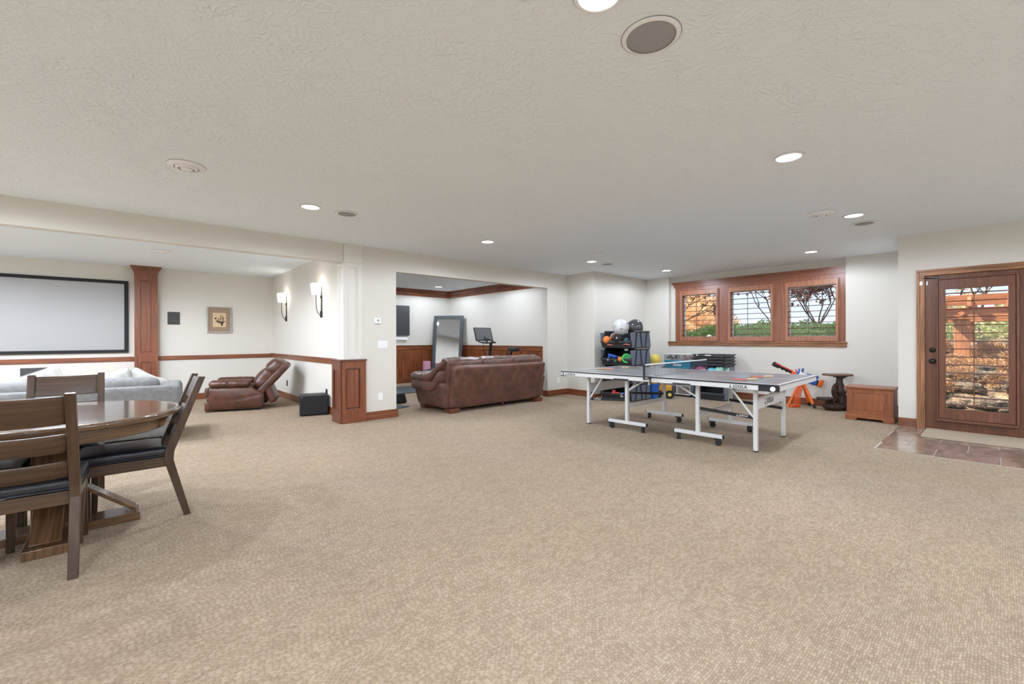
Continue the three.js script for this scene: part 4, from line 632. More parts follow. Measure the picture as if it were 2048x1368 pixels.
{
  const g = binGeo(0.70, 0.345, 0.66), BX = 7.66, BZ = -5.06, TURN = Math.PI / 2;   // the open fronts face the camera's side
  const names = ['topmost open black bin of the tall stack, balls inside', 'second black bin from the top of the tall stack, a green hoop inside', 'third black bin of the tall stack, just behind the table edge', 'lowest black bin of the tall stack, on the carpet'];
  for (let k = 0; k < 4; k++) {
    const t = thing('storage_bin', names[k], 'bin', [BX, 1.035 - k * 0.345, BZ], TURN, 'tall stack of black bins');
    obj('shell', g.shell, M.binBlack, t); obj('lip', g.lip, M.binLip, t); for (const r of g.ribs) obj('rib', r, M.binRib, t);
    if (k < 3) obj('label_card', rb(-0.20, -0.12, 0.295, 0.332, -0.235, -0.232, 0.001), M.label, t); obj('rim_flange', rb(-0.36, -0.33, 0.33, 0.345, -0.2, 0.3, 0.004), M.steel, t);
  }
  const ball = (l, r, x, y, z, m, cat = 'ball', extra) => { const o = thing(l[0], l[1], cat, [x, y, z], 0); obj('body', sph(r, [0, 0, 0], l[2] || [1, 1, 1]), m, o); if (extra) extra(o); return o; };
  const X = 7.36, S = (dz) => BZ + dz;                // dz > 0 is towards the camera
  const cleartx = dataTex(128, 64, (i, j) => { const v = pn(i / 6, j / 5, 21, 13, 301) > 0.66 && j > 14 && j < 50 ? 0.35 : 0.93; return v; }, true, [1, 1]);
  ball(['beach_ball', 'clear and white inflatable ball with dark scribbles on top of the bins'], 0.163, 7.41, 1.455, S(0.045), phy(0.86, 0.86, 0.86, 0.25, { transmission: 0.25, thickness: 0 }), 'ball', (o) => { for (let k = 0; k < 4; k++) obj('seam', new THREE.TorusGeometry(0.1632, 0.0025, 6, 40).rotateY(k * Math.PI / 4), M.grilleGrey, o); for (let k = 0; k < 7; k++) { const a = k * 0.9; obj('scribble', new THREE.TorusGeometry(0.03, 0.0022, 5, 14, 4.2).translate(0, 0, 0.1625).rotateX(((k % 3) - 1) * 0.35).rotateY(a + 3.6), M.charcoal, o); } });
  ball(['exercise_ball', 'glossy dark grey ball on top of the bins'], 0.165, 7.74, 1.45, S(0.155), phy(0.07, 0.072, 0.08, 0.16, { clearcoat: 0.6 }), 'ball', (o) => { obj('valve', cyl(0.012, 0.012, 0.008, [0.0, 0.165, 0]), M.black, o); for (let k = 0; k < 5; k++) obj('ridge', new THREE.TorusGeometry(Math.sqrt(Math.max(0.0001, 0.1655 ** 2 - (0.05 * (k - 2)) ** 2)), 0.002, 5, 40).rotateX(Math.PI / 2).translate(0, 0.05 * (k - 2), 0), M.black, o); });
  const T = 1.035 + 0.016;
  ball(['foam_ball', 'bright orange ball in the topmost bin'], 0.078, X - 0.04, T + 0.075 + 0.075, S(-0.225), M.orangeBall, 'ball', (o) => obj('valve', cyl(0.006, 0.006, 0.004, [0, 0.075, 0]), M.black, o));
  ball(['rubber_ball', 'matt black ball with a pale spot in the topmost bin'], 0.105, X + 0.0, T + 0.105 + 0.06, S(0.03), M.blackSoft, 'ball', (o) => obj('spot', sph(0.018, [-0.096, 0.02, 0.02], [0.4, 1, 1], 12, 8), M.label, o));
  ball(['football', 'brown and white football in the topmost bin', [0.72, 0.72, 1.05]], 0.13, X + 0.13, T + 0.19, S(-0.12), M.brownBall, 'ball', (o) => { for (const z of [-0.075, 0.075]) obj('white_stripe', new THREE.TorusGeometry(0.078, 0.008, 6, 32).translate(0, 0, z), M.white, o); const l = []; for (let k = -3; k <= 3; k++) l.push(rbox(0.03, 0.006, 0.005, 0.002, [-0.035, 0.092, k * 0.014], [0, 0, 0.38])); obj('lace', l, M.white, o).userData.kind = 'stuff'; });
  ball(['rubber_ball', 'dark teal ball in the topmost bin beside the black ball'], 0.06, X + 0.0, T + 0.13, S(0.21), std(0.01, 0.09, 0.11, 0.5), 'ball', (o) => obj('band', new THREE.TorusGeometry(0.06, 0.003, 5, 32).rotateX(1.1), M.blue, o));
  const disc = (n, l, x, y, z, r, m, rx, rz) => { const o = thing(n, l, 'toy', [x, y, z]); o.rotation.set(rx, 0, rz); obj('disc', lathe([[0, 0.006], [r * 0.85, 0.006], [r, -0.008], [r * 0.97, -0.012], [r * 0.83, 0.001], [0, 0.001]], 32), m, o); obj('rim', new THREE.TorusGeometry(r * 0.98, 0.006, 6, 32).rotateX(Math.PI / 2).translate(0, -0.008, 0), m, o); };
  disc('flying_disc', 'red disc edge showing in the topmost bin at the ribbed side', X - 0.04, T + 0.052, S(0.25), 0.07, M.coral, 0, -0.25); disc('flying_disc', 'coral disc edge under the orange ball in the topmost bin', X - 0.06, T + 0.045, S(-0.13), 0.06, M.coral, 0, -0.2);
  const T2 = 0.69 + 0.016;
  { const o = thing('toy_hoop', 'bright green ring toy in the second bin', 'toy', [X - 0.02, T2 + 0.135, S(0.23)]); o.rotation.set(0.5, 0.3, 0.95); obj('ring', lathe([[0.066, 0], [0.07, 0.014], [0.096, 0.012], [0.1, 0], [0.096, -0.012], [0.07, -0.014], [0.066, 0]], 36), M.green, o); obj('web', lathe([[0, 0.002], [0.068, 0.002], [0.068, -0.002], [0, -0.002]], 32), std(0.02, 0.28, 0.06, 0.5), o); }
  ball(['foam_ball', 'small orange ball in the second bin next to the green ring'], 0.05, X - 0.05, T2 + 0.115, S(0.10), M.orangeBall, 'ball', (o) => obj('seam', new THREE.TorusGeometry(0.046, 0.0015, 5, 28), M.brownBall, o));
  { const o = thing('toy_blaster', 'blue toy dart pistol lying in the second bin', 'toy', [X, T2 + 0.165, S(-0.13)]); o.rotation.set(0.25, 0.2, 0); obj('body', rbox(0.04, 0.055, 0.17, 0.012, [0, 0.01, 0]), M.blue, o); obj('barrel', rod([0, 0.02, 0.08], [0, 0.02, 0.16], 0.014), M.blue, o); obj('muzzle', rod([0, 0.02, 0.155], [0, 0.02, 0.18], 0.016), M.orange, o); obj('grip', rbox(0.032, 0.09, 0.04, 0.01, [0, -0.045, -0.06], [0.3, 0, 0]), M.blue, o); }
  ball(['rubber_ball', 'small dark green ball in the second bin'], 0.035, X - 0.05, T2 + 0.08, S(-0.01), std(0.03, 0.16, 0.1, 0.5), 'ball', (o) => obj('seam', new THREE.TorusGeometry(0.035, 0.0012, 5, 24), M.mint, o)); ball(['rubber_ball', 'small dark blue and white ball in the second bin below the blue pistol'], 0.03, X - 0.06, T2 + 0.08, S(-0.17), std(0.02, 0.02, 0.10, 0.4), 'ball', (o) => obj('patch', sph(0.014, [-0.022, 0.012, 0], [1, 1, 1], 10, 8), M.white, o));
  const T4 = 0.016;
  { const o = thing('toy_truck', 'red toy truck body in the lowest bin', 'toy', [X - 0.02, T4 + 0.07, S(-0.02)], 0.4); obj('body', [rbox(0.09, 0.05, 0.17, 0.012, [0, 0.05, 0]), rbox(0.08, 0.05, 0.06, 0.012, [0, 0.09, -0.04])], M.red, o); for (const [a, b] of [[-0.045, -0.05], [0.045, -0.05], [-0.045, 0.05], [0.045, 0.05]]) obj('wheel', cyl(0.025, 0.025, 0.018, [a, 0.025, b], [0, 0, Math.PI / 2]), M.black, o); }
  ball(['rubber_ball', 'pale grey ball with a dark cap in the lowest bin'], 0.05, X - 0.03, T4 + 0.10, S(0.14), M.label, 'ball', (o) => obj('cap', sph(0.0505, [0, 0.002, 0], [1, 1, 1], 20, 10).scale(1, 0.7, 1).translate(0.01, 0.018, 0), M.blue, o));
  { const o = thing('toy_excavator', 'yellow and blue toy loader standing behind the ribbed bins', 'toy', [8.35, 0, -4.62], 0.5); obj('cab', [rbox(0.16, 0.16, 0.15, 0.02, [0, 0.33, 0]), rbox(0.2, 0.12, 0.32, 0.02, [0, 0.2, 0])], M.mustard, o); obj('windshield', rbox(0.13, 0.09, 0.16, 0.01, [0, 0.35, 0]), M.black, o); for (const [a, b] of [[-0.12, -0.12], [0.12, -0.12], [-0.12, 0.12], [0.12, 0.12]]) { obj('wheel', cyl(0.085, 0.085, 0.07, [a, 0.085, b], [0, 0, Math.PI / 2], 24), M.black, o); obj('hub', cyl(0.035, 0.035, 0.074, [a, 0.085, b], [0, 0, Math.PI / 2], 16), M.yellow, o); } obj('loader_arm', [bar([-0.08, 0.28, -0.12], [-0.08, 0.24, -0.34], 0.03, 0.05), bar([0.08, 0.28, -0.12], [0.08, 0.24, -0.34], 0.03, 0.05)], M.mustard, o); obj('bucket', [rbox(0.26, 0.12, 0.02, 0.004, [0, 0.2, -0.35], [0.4, 0, 0]), rbox(0.26, 0.02, 0.1, 0.004, [0, 0.14, -0.38])], M.charcoal, o); }
  { const o = thing('toy_bucket', 'tall blue and yellow toy bucket next to the toy loader', 'toy', [8.13, 0, -4.72]); obj('bucket', lathe([[0.09, 0], [0.12, 0.3], [0.124, 0.3], [0.124, 0.31], [0.11, 0.31], [0.082, 0.01], [0, 0.01]], 28), M.blue, o); obj('filling', [soft(0.16, 0.14, 0.14, 0.05, { n: [6, 6, 6], wr: 0.01, pos: [0, 0.33, 0] }), soft(0.1, 0.12, 0.1, 0.04, { n: [6, 6, 6], wr: 0.01, pos: [0.03, 0.43, 0.02] })], M.mustard, o); }
  ball(['balloon_ball', 'yellow ball standing on the storage stack beside the tall bins'], 0.125, 8.76, 0.75, -5.05, M.yellow, 'ball', (o) => obj('valve', cyl(0.01, 0.01, 0.006, [0, 0.126, 0]), M.mustard, o));
  const dz = thing('storage_box', 'grey box holding up the yellow ball, between the bins and the drawers', 'box', [8.80, 0, -5.14]); obj('body', soft(0.42, 0.6, 0.42, 0.03, { n: [6, 6, 6], pos: [0, 0.3, 0] }), M.binLip, dz); obj('lid', rb(-0.225, 0.225, 0.585, 0.625, -0.225, 0.225, 0.01), M.label, dz);
}
{ // clear drawer towers with boxes on top
  const t = thing('drawer_tower', 'wide white storage tower with clear drawers behind the ping pong table', 'drawer unit', [8.98, 0, -4.57], Math.PI / 2);
  const W = 0.60, D = 0.36, Hh = 0.58, fr = [rb(-W / 2, W / 2, Hh - 0.018, Hh, -D / 2, D / 2, 0.004), rb(-W / 2, W / 2, 0.035, 0.055, -D / 2, D / 2, 0.004), rb(-0.01, 0.01, 0.05, Hh - 0.01, -D / 2, D / 2, 0.003), rb(-W / 2, -W / 2 + 0.016, 0.05, Hh - 0.01, -D / 2, D / 2, 0.003), rb(W / 2 - 0.016, W / 2, 0.05, Hh - 0.01, -D / 2, D / 2, 0.003)];
  for (let k = 1; k < 3; k++) fr.push(rb(-W / 2, W / 2, 0.05 + k * 0.172, 0.062 + k * 0.172, -D / 2, D / 2, 0.003)); obj('frame', fr, M.white, t);
  for (let k = 0; k < 3; k++) for (const s of [-1, 1]) { const d = obj('drawer', [rb(s * 0.15 - 0.128, s * 0.15 + 0.128, 0.066 + k * 0.172, 0.212 + k * 0.172, -D / 2 - 0.006, -D / 2 + 0.004, 0.003), rb(s * 0.15 - 0.128, s * 0.15 + 0.128, 0.066 + k * 0.172, 0.07 + k * 0.172, -D / 2, D / 2 - 0.02, 0.001)], M.clear, t); obj('drawer_pull', tube([[s * 0.15 - 0.07, 0.2 + k * 0.172, -D / 2 - 0.012], [s * 0.15, 0.178 + k * 0.172, -D / 2 - 0.016], [s * 0.15 + 0.07, 0.2 + k * 0.172, -D / 2 - 0.012]], 0.006, 14, 6), M.clear, d);
    const c = []; for (let q = 0; q < 9; q++) c.push(soft(rr(0.04, 0.08), rr(0.03, 0.06), rr(0.04, 0.08), 0.015, { n: [3, 3, 3], pos: [s * 0.15 + rr(-0.09, 0.09), 0.105 + k * 0.172 + rr(-0.015, 0.03), rr(-0.13, 0.05)], rot: [rnd(), rnd(), 0] })); obj('contents', c, [M.slate, M.coral, M.teal, M.mint, M.charcoal, M.pink][(k * 2 + (s > 0 ? 0 : 1)) % 6], d).userData.kind = 'stuff'; }
  for (const [x, z] of [[-0.26, -0.14], [0.26, -0.14], [-0.26, 0.14], [0.26, 0.14]]) obj('foot', cyl(0.022, 0.018, 0.04, [x, 0.02, z]), M.black, t);
  const b = thing('storage_tote', 'low teal plastic tote lying on top of the clear drawers', 'box', [8.98, 0.58, -4.57], Math.PI / 2); obj('body', rb(-0.3, 0.28, 0.0, 0.15, -0.17, 0.17, 0.02), M.teal, b); obj('lid', rb(-0.31, 0.29, 0.14, 0.172, -0.18, 0.18, 0.01), M.teal, b); obj('label_print', rb(-0.1, 0.08, 0.06, 0.1, -0.1735, -0.169, 0.001), M.white, b);
  const cb = (l, z, w, cm) => { const o = thing('clear_box', l, 'box', [8.98, 0.752, z], Math.PI / 2); obj('body', [rb(-w / 2, w / 2, 0, 0.006, -0.15, 0.15, 0.002), rb(-w / 2, w / 2, 0, 0.13, -0.154, -0.149, 0.002), rb(-w / 2, w / 2, 0, 0.13, 0.149, 0.154, 0.002), rb(-w / 2, -w / 2 + 0.005, 0, 0.13, -0.15, 0.15, 0.002), rb(w / 2 - 0.005, w / 2, 0, 0.13, -0.15, 0.15, 0.002)], M.clear, o); obj('lid', rb(-w / 2 - 0.008, w / 2 + 0.008, 0.128, 0.145, -0.162, 0.162, 0.006), M.label, o); const c = []; for (let q = 0; q < 16; q++) c.push(soft(rr(0.03, 0.07), rr(0.03, 0.05), rr(0.03, 0.07), 0.012, { n: [3, 3, 3], pos: [rr(-w / 2 + 0.05, w / 2 - 0.05), rr(0.03, 0.09), rr(-0.11, 0.11)], rot: [rnd(), rnd(), 0] })); obj('contents', c, cm, o).userData.kind = 'stuff'; };
  cb('clear lidded box of orange toys on the teal tote', -4.42, 0.30, M.coral); cb('clear lidded box of dark toys on the teal tote, beside the orange one', -4.74, 0.26, M.slate);
}
{ // the second stack of black bins, against the window wall
  const g = binGeo(0.62, 0.345, 0.50), X = 8.98, Z = -3.86, TURN = Math.PI / 2;
  ['lowest black bin of the low stack, under the shuttered windows', 'open black bin with blue and green cloth in the low stack'].forEach((l, k) => { const t = thing('storage_bin', l, 'bin', [X, k * 0.345, Z], TURN, 'low stack of black bins'); obj('shell', g.shell, M.binBlack, t); obj('lip', g.lip, M.binLip, t); for (const r of g.ribs) obj('rib', r, M.binRib, t); for (let q = 0; q < 3; q++) obj('front_groove', rb(-0.30, 0.30, 0.03 + q * 0.03, 0.04 + q * 0.03, -0.285, -0.262, 0.004), M.binLip, t, 0); });
  const nl = ['first nested empty black bin lying over the blue and green cloth', 'second nested empty black bin from below in the low stack', 'third nested empty black bin from below, below the topmost one', 'topmost nested empty black bin with a white label card'];
  for (let k = 0; k < 4; k++) { const t = thing('storage_bin', nl[k], 'bin', [X, 0.66 + k * 0.062, Z], TURN, 'nested empty bins of the low stack');
    obj('shell', [rb(-0.29, 0.29, 0.0, 0.02, -0.2, 0.235, 0.006), rb(-0.30, 0.30, 0.0, 0.055, 0.225, 0.24, 0.004)], M.binBlack, t); obj('lip', [rb(-0.34, -0.29, 0.035, 0.055, -0.24, 0.25, 0.005), rb(0.29, 0.34, 0.035, 0.055, -0.24, 0.25, 0.005), rb(-0.30, 0.30, 0.03, 0.052, -0.275, -0.235, 0.006), rb(-0.31, -0.285, 0, 0.05, -0.24, 0.24, 0.004), rb(0.285, 0.31, 0, 0.05, -0.24, 0.24, 0.004)], M.binLip, t); obj('edge_highlight', rb(-0.28, 0.28, 0.048, 0.054, -0.27, -0.25, 0.002), M.charcoal, t, 0);
    if (k === 3) { obj('label_card', rb(-0.06, 0.06, 0.028, 0.052, -0.2785, -0.2755, 0.001), M.label, t); obj('label_card', rb(0.20, 0.24, 0.026, 0.05, -0.2785, -0.2755, 0.001), M.label, t); } }
  const cl = (l, z, m, s) => { const o = thing('folded_cloth', l, 'cloth', [X - 0.16, 0.578, z], 0, 'cloths in the low bins'); obj('folds', soft(0.22, 0.14, 0.2, 0.05, { n: [10, 8, 10], wr: 0.022, fr: 12, seed: s }), m, o); obj('hem', tube([[-0.11, -0.03, -0.08], [-0.118, 0.0, 0], [-0.108, -0.02, 0.08]], 0.008, 16, 5), m, o); };
  cl('crumpled bright blue cloth in the open bin right of the net post', -3.80, M.cyan, 51); cl('crumpled mint green cloth in the open bin of the low stack', -3.63, M.mint, 52); cl('hot pink cloth seen through the ping pong net in the open bin', -4.02, M.pinkHot, 53);
}
// ---------------------------------------------------------------- toy cannon, driftwood stand, chest, door mat
{
  const t = thing('toy_cannon', 'orange, black and blue toy dart blaster on an orange tripod', 'toy', [9.02, 0, -2.38]);
  const q = (dx, y, dz = 0) => [dx * 0.744 - dz * 0.668, y, dx * 0.668 + dz * 0.744];   // dx across the view, dz towards the room
  obj('barrel', [rod(q(-0.40, 0.742), q(-0.10, 0.60), 0.022), rod(q(-0.3, 0.695), q(-0.28, 0.685), 0.034), rod(q(-0.22, 0.657), q(-0.2, 0.647), 0.034)], M.black, t); obj('muzzle', rod(q(-0.45, 0.767), q(-0.36, 0.723), 0.042, 0.04, 16), M.black, t);
  obj('barrel_strip', [bar(q(-0.36, 0.745, 0.02), q(-0.12, 0.632, 0.02), 0.022, 0.022), bar(q(-0.43, 0.78, 0.022), q(-0.37, 0.752, 0.022), 0.04, 0.03)], M.red, t); obj('barrel_joint', rod(q(-0.14, 0.619), q(-0.05, 0.577), 0.036), M.orange, t);
  obj('body', [bar(q(-0.06, 0.585), q(0.30, 0.43), 0.09, 0.12, 0.02), bar(q(0.10, 0.575), q(0.34, 0.52), 0.05, 0.05, 0.012)], M.blue, t); obj('body_plate', [bar(q(-0.02, 0.60, 0.05), q(0.1, 0.55, 0.05), 0.02, 0.07, 0.005)], M.white, t); obj('sight', [bar(q(0.0, 0.60), q(0.01, 0.68), 0.02, 0.03), bar(q(0.06, 0.58), q(0.075, 0.685), 0.02, 0.03)], M.blue, t); obj('carry_handle', [bar(q(-0.03, 0.62), q(-0.06, 0.67), 0.02, 0.02), bar(q(0.03, 0.57), q(0.09, 0.6), 0.03, 0.03)], M.coral, t);
  obj('rear_grip', [bar(q(0.28, 0.44), q(0.33, 0.42), 0.07, 0.1, 0.015)], M.black, t); obj('stock', [rbox(0.10, 0.09, 0.08, 0.02, q(0.36, 0.40), [0, -0.73, -0.5]), rbox(0.05, 0.1, 0.06, 0.015, q(0.40, 0.43), [0, -0.73, -0.5])], M.orange, t);
  obj('pivot', cyl(0.04, 0.05, 0.1, q(0.05, 0.47), [0, 0, 0]), M.orange, t);
  for (const [dx, dz] of [[-0.22, -0.05], [0.10, 0.2], [0.21, -0.1]]) { const l = obj('leg', rod(q(0.05 + dx * 0.1, 0.44, dz * 0.1), q(0.05 + dx * 0.85, 0.07, dz * 0.85), 0.022, 0.026), M.orange, t); obj('rubber_foot', rod(q(0.05 + dx, 0.0, dz), q(0.05 + dx * 0.84, 0.075, dz * 0.84), 0.024, 0.022), dx < 0 ? M.orange : M.black, l); }
  const belt = []; for (let k = 0; k < 16; k++) { const a = k / 15, x = 0.0 - 0.10 * Math.sin(a * 1.9), y = 0.44 - 0.42 * a; belt.push(rbox(0.11, 0.02, 0.028, 0.008, q(x, y + 0.012, 0.08 + 0.03 * Math.sin(a * 3)), [0, -0.73, 0.35 - a * 0.5])); } belt.push(rbox(0.2, 0.025, 0.03, 0.008, q(-0.13, 0.014, 0.08), [0, -0.73, 0]), rbox(0.16, 0.03, 0.03, 0.008, q(-0.12, 0.04, 0.09), [0, -0.73, 0.1]));
  obj('dart_belt', belt, std(0.80, 0.11, 0.02, 0.5), t).userData.kind = 'stuff';
}
{
  const t = thing('driftwood_stand', 'dark gnarled driftwood stand with slab shelves beside the chest', 'plant stand', [9.03, 0, -1.86], -0.7317);
  const limb = (pts, r0, r1, s) => { const g = mergeVertices(((g) => { g.deleteAttribute('uv'); g.deleteAttribute('normal'); return g; })(new THREE.TubeGeometry(new THREE.CatmullRomCurve3(pts.map((p) => V(...p))), 26, 1, 10))), c = new THREE.CatmullRomCurve3(pts.map((p) => V(...p))), p = g.attributes.position; for (let i = 0; i < p.count; i++) { const k = Math.min(1, Math.floor(i / 10) / 26), a = c.getPointAt(k), q = V(p.getX(i), p.getY(i), p.getZ(i)).sub(a).normalize(); const r = (r0 + (r1 - r0) * k) * (1 + 0.38 * n3(q.x * 1.6 + k * 5, q.y * 1.6, q.z * 1.6 + k * 3, s)); p.setXYZ(i, a.x + q.x * r, a.y + q.y * r, a.z + q.z * r); } g.computeVertexNormals(); return g; };
  obj('trunk', [limb([[0.12, 0.0, 0], [0.125, 0.12, 0.01], [0.125, 0.22, 0], [0.09, 0.33, 0], [0.085, 0.46, 0], [0.105, 0.58, 0]], 0.085, 0.038, 1), limb([[0.07, 0.45, 0], [-0.01, 0.415, 0.01], [-0.03, 0.35, 0.02], [-0.015, 0.27, 0.02], [0.05, 0.18, 0.02], [0.07, 0.1, 0]], 0.026, 0.04, 2), limb([[-0.02, 0.33, 0.02], [0.03, 0.315, 0.02], [0.08, 0.34, 0]], 0.016, 0.018, 8), soft(0.34, 0.12, 0.24, 0.06, { n: [16, 8, 12], wr: 0.03, fr: 13, pos: [0.03, 0.06, 0] }), limb([[0.02, 0.08, 0], [-0.08, 0.1, 0], [-0.13, 0.17, 0]], 0.06, 0.035, 3), limb([[-0.03, 0.09, 0.01], [-0.06, 0.15, 0], [-0.04, 0.19, 0]], 0.03, 0.022, 9), limb([[0.12, 0.31, 0], [0.17, 0.30, 0], [0.21, 0.325, 0]], 0.03, 0.02, 4), limb([[0.10, 0.54, 0], [0.03, 0.57, 0], [-0.01, 0.58, 0]], 0.024, 0.018, 5), limb([[0.10, 0.54, 0], [0.16, 0.57, 0.01], [0.21, 0.58, 0]], 0.024, 0.018, 6)], M.burl, t);
  const slab = (w, d, h, pos, s) => soft(w, h, d, 0.02, { n: [16, 2, 12], fn: (q) => { const a = Math.atan2(q[2], q[0]), r = Math.hypot(q[0] / (w / 2), q[2] / (d / 2)), k = (r > 1 ? 1 / r : 1) * (1 + 0.12 * n3(Math.cos(a) * 2, Math.sin(a) * 2, s, s)); return [q[0] * k, q[1], q[2] * k]; }, pos });
  obj('top_slab', slab(0.47, 0.34, 0.032, [0.075, 0.60, 0], 2), M.burlTop, t, 0); obj('lower_shelf', slab(0.32, 0.24, 0.04, [-0.145, 0.195, 0], 3), M.burl, t, 0); obj('side_shelf', slab(0.20, 0.18, 0.035, [0.225, 0.335, 0], 4), M.burlTop, t, 0);
}
{
  const t = thing('wooden_chest', 'reddish wooden chest with a raised front panel by the door wall', 'chest', [8.19, 0, -1.265]);
  const hz = 0.268, D = 0.40, H0 = 0.465;           // the front faces -x
  obj('carcass', box(0.012, D, 0.05, H0, -hz + 0.004, hz - 0.004), M.chestWood, t, 2);
  obj('front_frame', extr(rect(-hz, hz, 0.075, H0), 0.02, 0.002, [rect(-hz + 0.075, hz - 0.075, 0.135, H0 - 0.055)], 'zy').translate(0.004, 0, 0), M.chestWood, t);
  obj('front_panel', [rb(-0.001, 0.02, 0.155, H0 - 0.075, -hz + 0.098, hz - 0.098, 0.01), rb(0.004, 0.018, 0.133, H0 - 0.053, -hz + 0.072, hz - 0.072, 0.003)], M.chestWood, t);
  obj('base_moulding', [extr([[-hz - 0.02, 0], [-hz + 0.10, 0], [-hz + 0.13, 0.035], [hz - 0.13, 0.035], [hz - 0.10, 0], [hz + 0.012, 0], [hz + 0.012, 0.075], [hz, 0.088], [-hz, 0.088], [-hz - 0.02, 0.075]], 0.028, 0.003, [], 'zy').translate(-0.008, 0, 0), rb(0.0, D, 0, 0.08, hz - 0.006, hz + 0.012, 0.003), rb(0.0, D, 0, 0.08, -hz - 0.018, -hz + 0.006, 0.003)], M.chestWood, t, 2);
  obj('lid', [rb(-0.035, D + 0.005, H0 + 0.012, H0 + 0.036, -hz - 0.03, hz + 0.014, 0.008), rb(-0.02, D, H0 - 0.004, H0 + 0.014, -hz - 0.016, hz + 0.008, 0.005)], M.chestWood, t, 2);
  const m = thing('door_mat', 'beige carpet mat on the tiles at the garden door', 'mat', [7.665, 0.009, 0.32]);
  obj('pile', rb(-0.345, 0.345, 0, 0.014, -0.955, 0.9, 0.005), M.rug, m); obj('binding', [rb(-0.352, -0.338, 0, 0.0155, -0.96, 0.905, 0.004), rb(0.338, 0.352, 0, 0.0155, -0.96, 0.905, 0.004), rb(-0.35, 0.35, 0, 0.0155, -0.962, -0.948, 0.004)], M.rug, m);
}

// ---------------------------------------------------------------- outside: ground, garden, trees, pergola
const sst = (a, b, x) => { const t = Math.max(0, Math.min(1, (x - a) / (b - a))); return t * t * (3 - 2 * t); };
function ground(x, z) {
  const bank = 1.02 + 0.24 * sst(10.5, 13, x) - 0.5 * sst(15, 24, x), door = -0.06 + 0.62 * sst(10.6, 12.6, x) + 0.55 * sst(12.6, 16, x) + 1.5 * sst(16, 30, x), k = sst(-1.7, -0.75, z);
  return bank * (1 - k) + door * k + 0.05 * n3(x * 1.3, 2, z * 1.3, 77) * sst(10.4, 11.2, x);
}
{
  const g = new THREE.PlaneGeometry(50, 80, 150, 240).rotateX(-Math.PI / 2).translate(XO + 25.0, 0, -6), p = g.attributes.position; for (let i = 0; i < p.count; i++) p.setY(i, ground(p.getX(i), p.getZ(i))); g.computeVertexNormals(); struct('ground', g, M.earth);
  struct('wall_outside', [box(XO, XO + 0.02, -0.3, 1.0, ZE - 6, ZB), box(XH + 0.18, XO, -0.3, C, ZB + 0.14, ZB + 0.16)], M.stucco);
  const pv = structGroup('patio'); for (let i = 0; i < 5; i++) for (let j = 0; j < 6; j++) obj('paver', rbox(0.485, 0.05, 0.585, 0.008, [8.56 + i * 0.5, -0.045 + 0.003 * rnd(), -0.45 + j * 0.6]), M.paver, pv, 2);
}
function leafGeo(n, size, shape, pos) {              // n small bent leaves at pos(k) pointing along a direction
  const a = new Float32Array(n * 18); let o = 0;
  for (let k = 0; k < n; k++) {
    const [c, d] = pos(k), u = V(rr(-1, 1), rr(-1, 1), rr(-1, 1)).cross(d).normalize(), L = size * rr(0.6, 1.3), w = L * shape, m = c.clone().addScaledVector(d, L * 0.5), tip = c.clone().addScaledVector(d, L), n1 = u.clone().cross(d).multiplyScalar(w * 0.3);
    const l = m.clone().addScaledVector(u, w).add(n1), r = m.clone().addScaledVector(u, -w).add(n1);
    for (const v of [c, l, tip, c, tip, r]) { a[o++] = v.x; a[o++] = v.y; a[o++] = v.z; }
  }
  const g = new THREE.BufferGeometry(); g.setAttribute('position', new THREE.BufferAttribute(a, 3)); g.computeVertexNormals(); return g;
}
const dirUp = (k) => { const a = rnd() * 6.283, e = Math.acos(1 - rnd() * (1 + k)); return V(Math.sin(e) * Math.cos(a), Math.cos(e), Math.sin(e) * Math.sin(a)); };
function shrubProto(n, size, shape, spread, stems, mats) { // one shrub of unit radius: foliage and stems
  const g = new THREE.Group();
  const f = leafGeo(n, size, shape, () => { const d = dirUp(0.15), r = 1 - spread * rnd() * rnd(), b = 1 + 0.22 * n3(d.x * 3, d.y * 3, d.z * 3, n); return [V(d.x * r * b, d.y * r * 0.85 * b, d.z * r * b), d.clone().add(V(rr(-0.7, 0.7), rr(-0.3, 0.9), rr(-0.7, 0.7))).normalize()]; });
  const m = obj('foliage', f, mats[0], g); m.userData.kind = 'stuff';
  const st = []; for (let k = 0; k < stems; k++) { const d = dirUp(0); st.push(rod([d.x * 0.06, -0.1, d.z * 0.06], [d.x * 0.95, d.y * 0.8, d.z * 0.95], 0.012, 0.004, 4)); for (let q = 0; q < 3; q++) { const e = d.clone().multiplyScalar(rr(0.4, 0.8)); st.push(rod([e.x, e.y * 0.85, e.z], [e.x + rr(-0.35, 0.35), e.y * 0.85 + rr(0, 0.35), e.z + rr(-0.35, 0.35)], 0.006, 0.002, 4)); } }
  obj('stem', st, mats[1], g); return g;
}
function addShrub(proto, name, label, cat, x, z, r, group, sy = 1) { const t = proto.clone(); t.name = numbered(name); t.position.set(x, ground(x, z) - 0.03, z); t.scale.set(r, r * sy, r); t.rotation.y = rnd() * 6; scene.add(t); tag(t, label, cat, group); return t; }
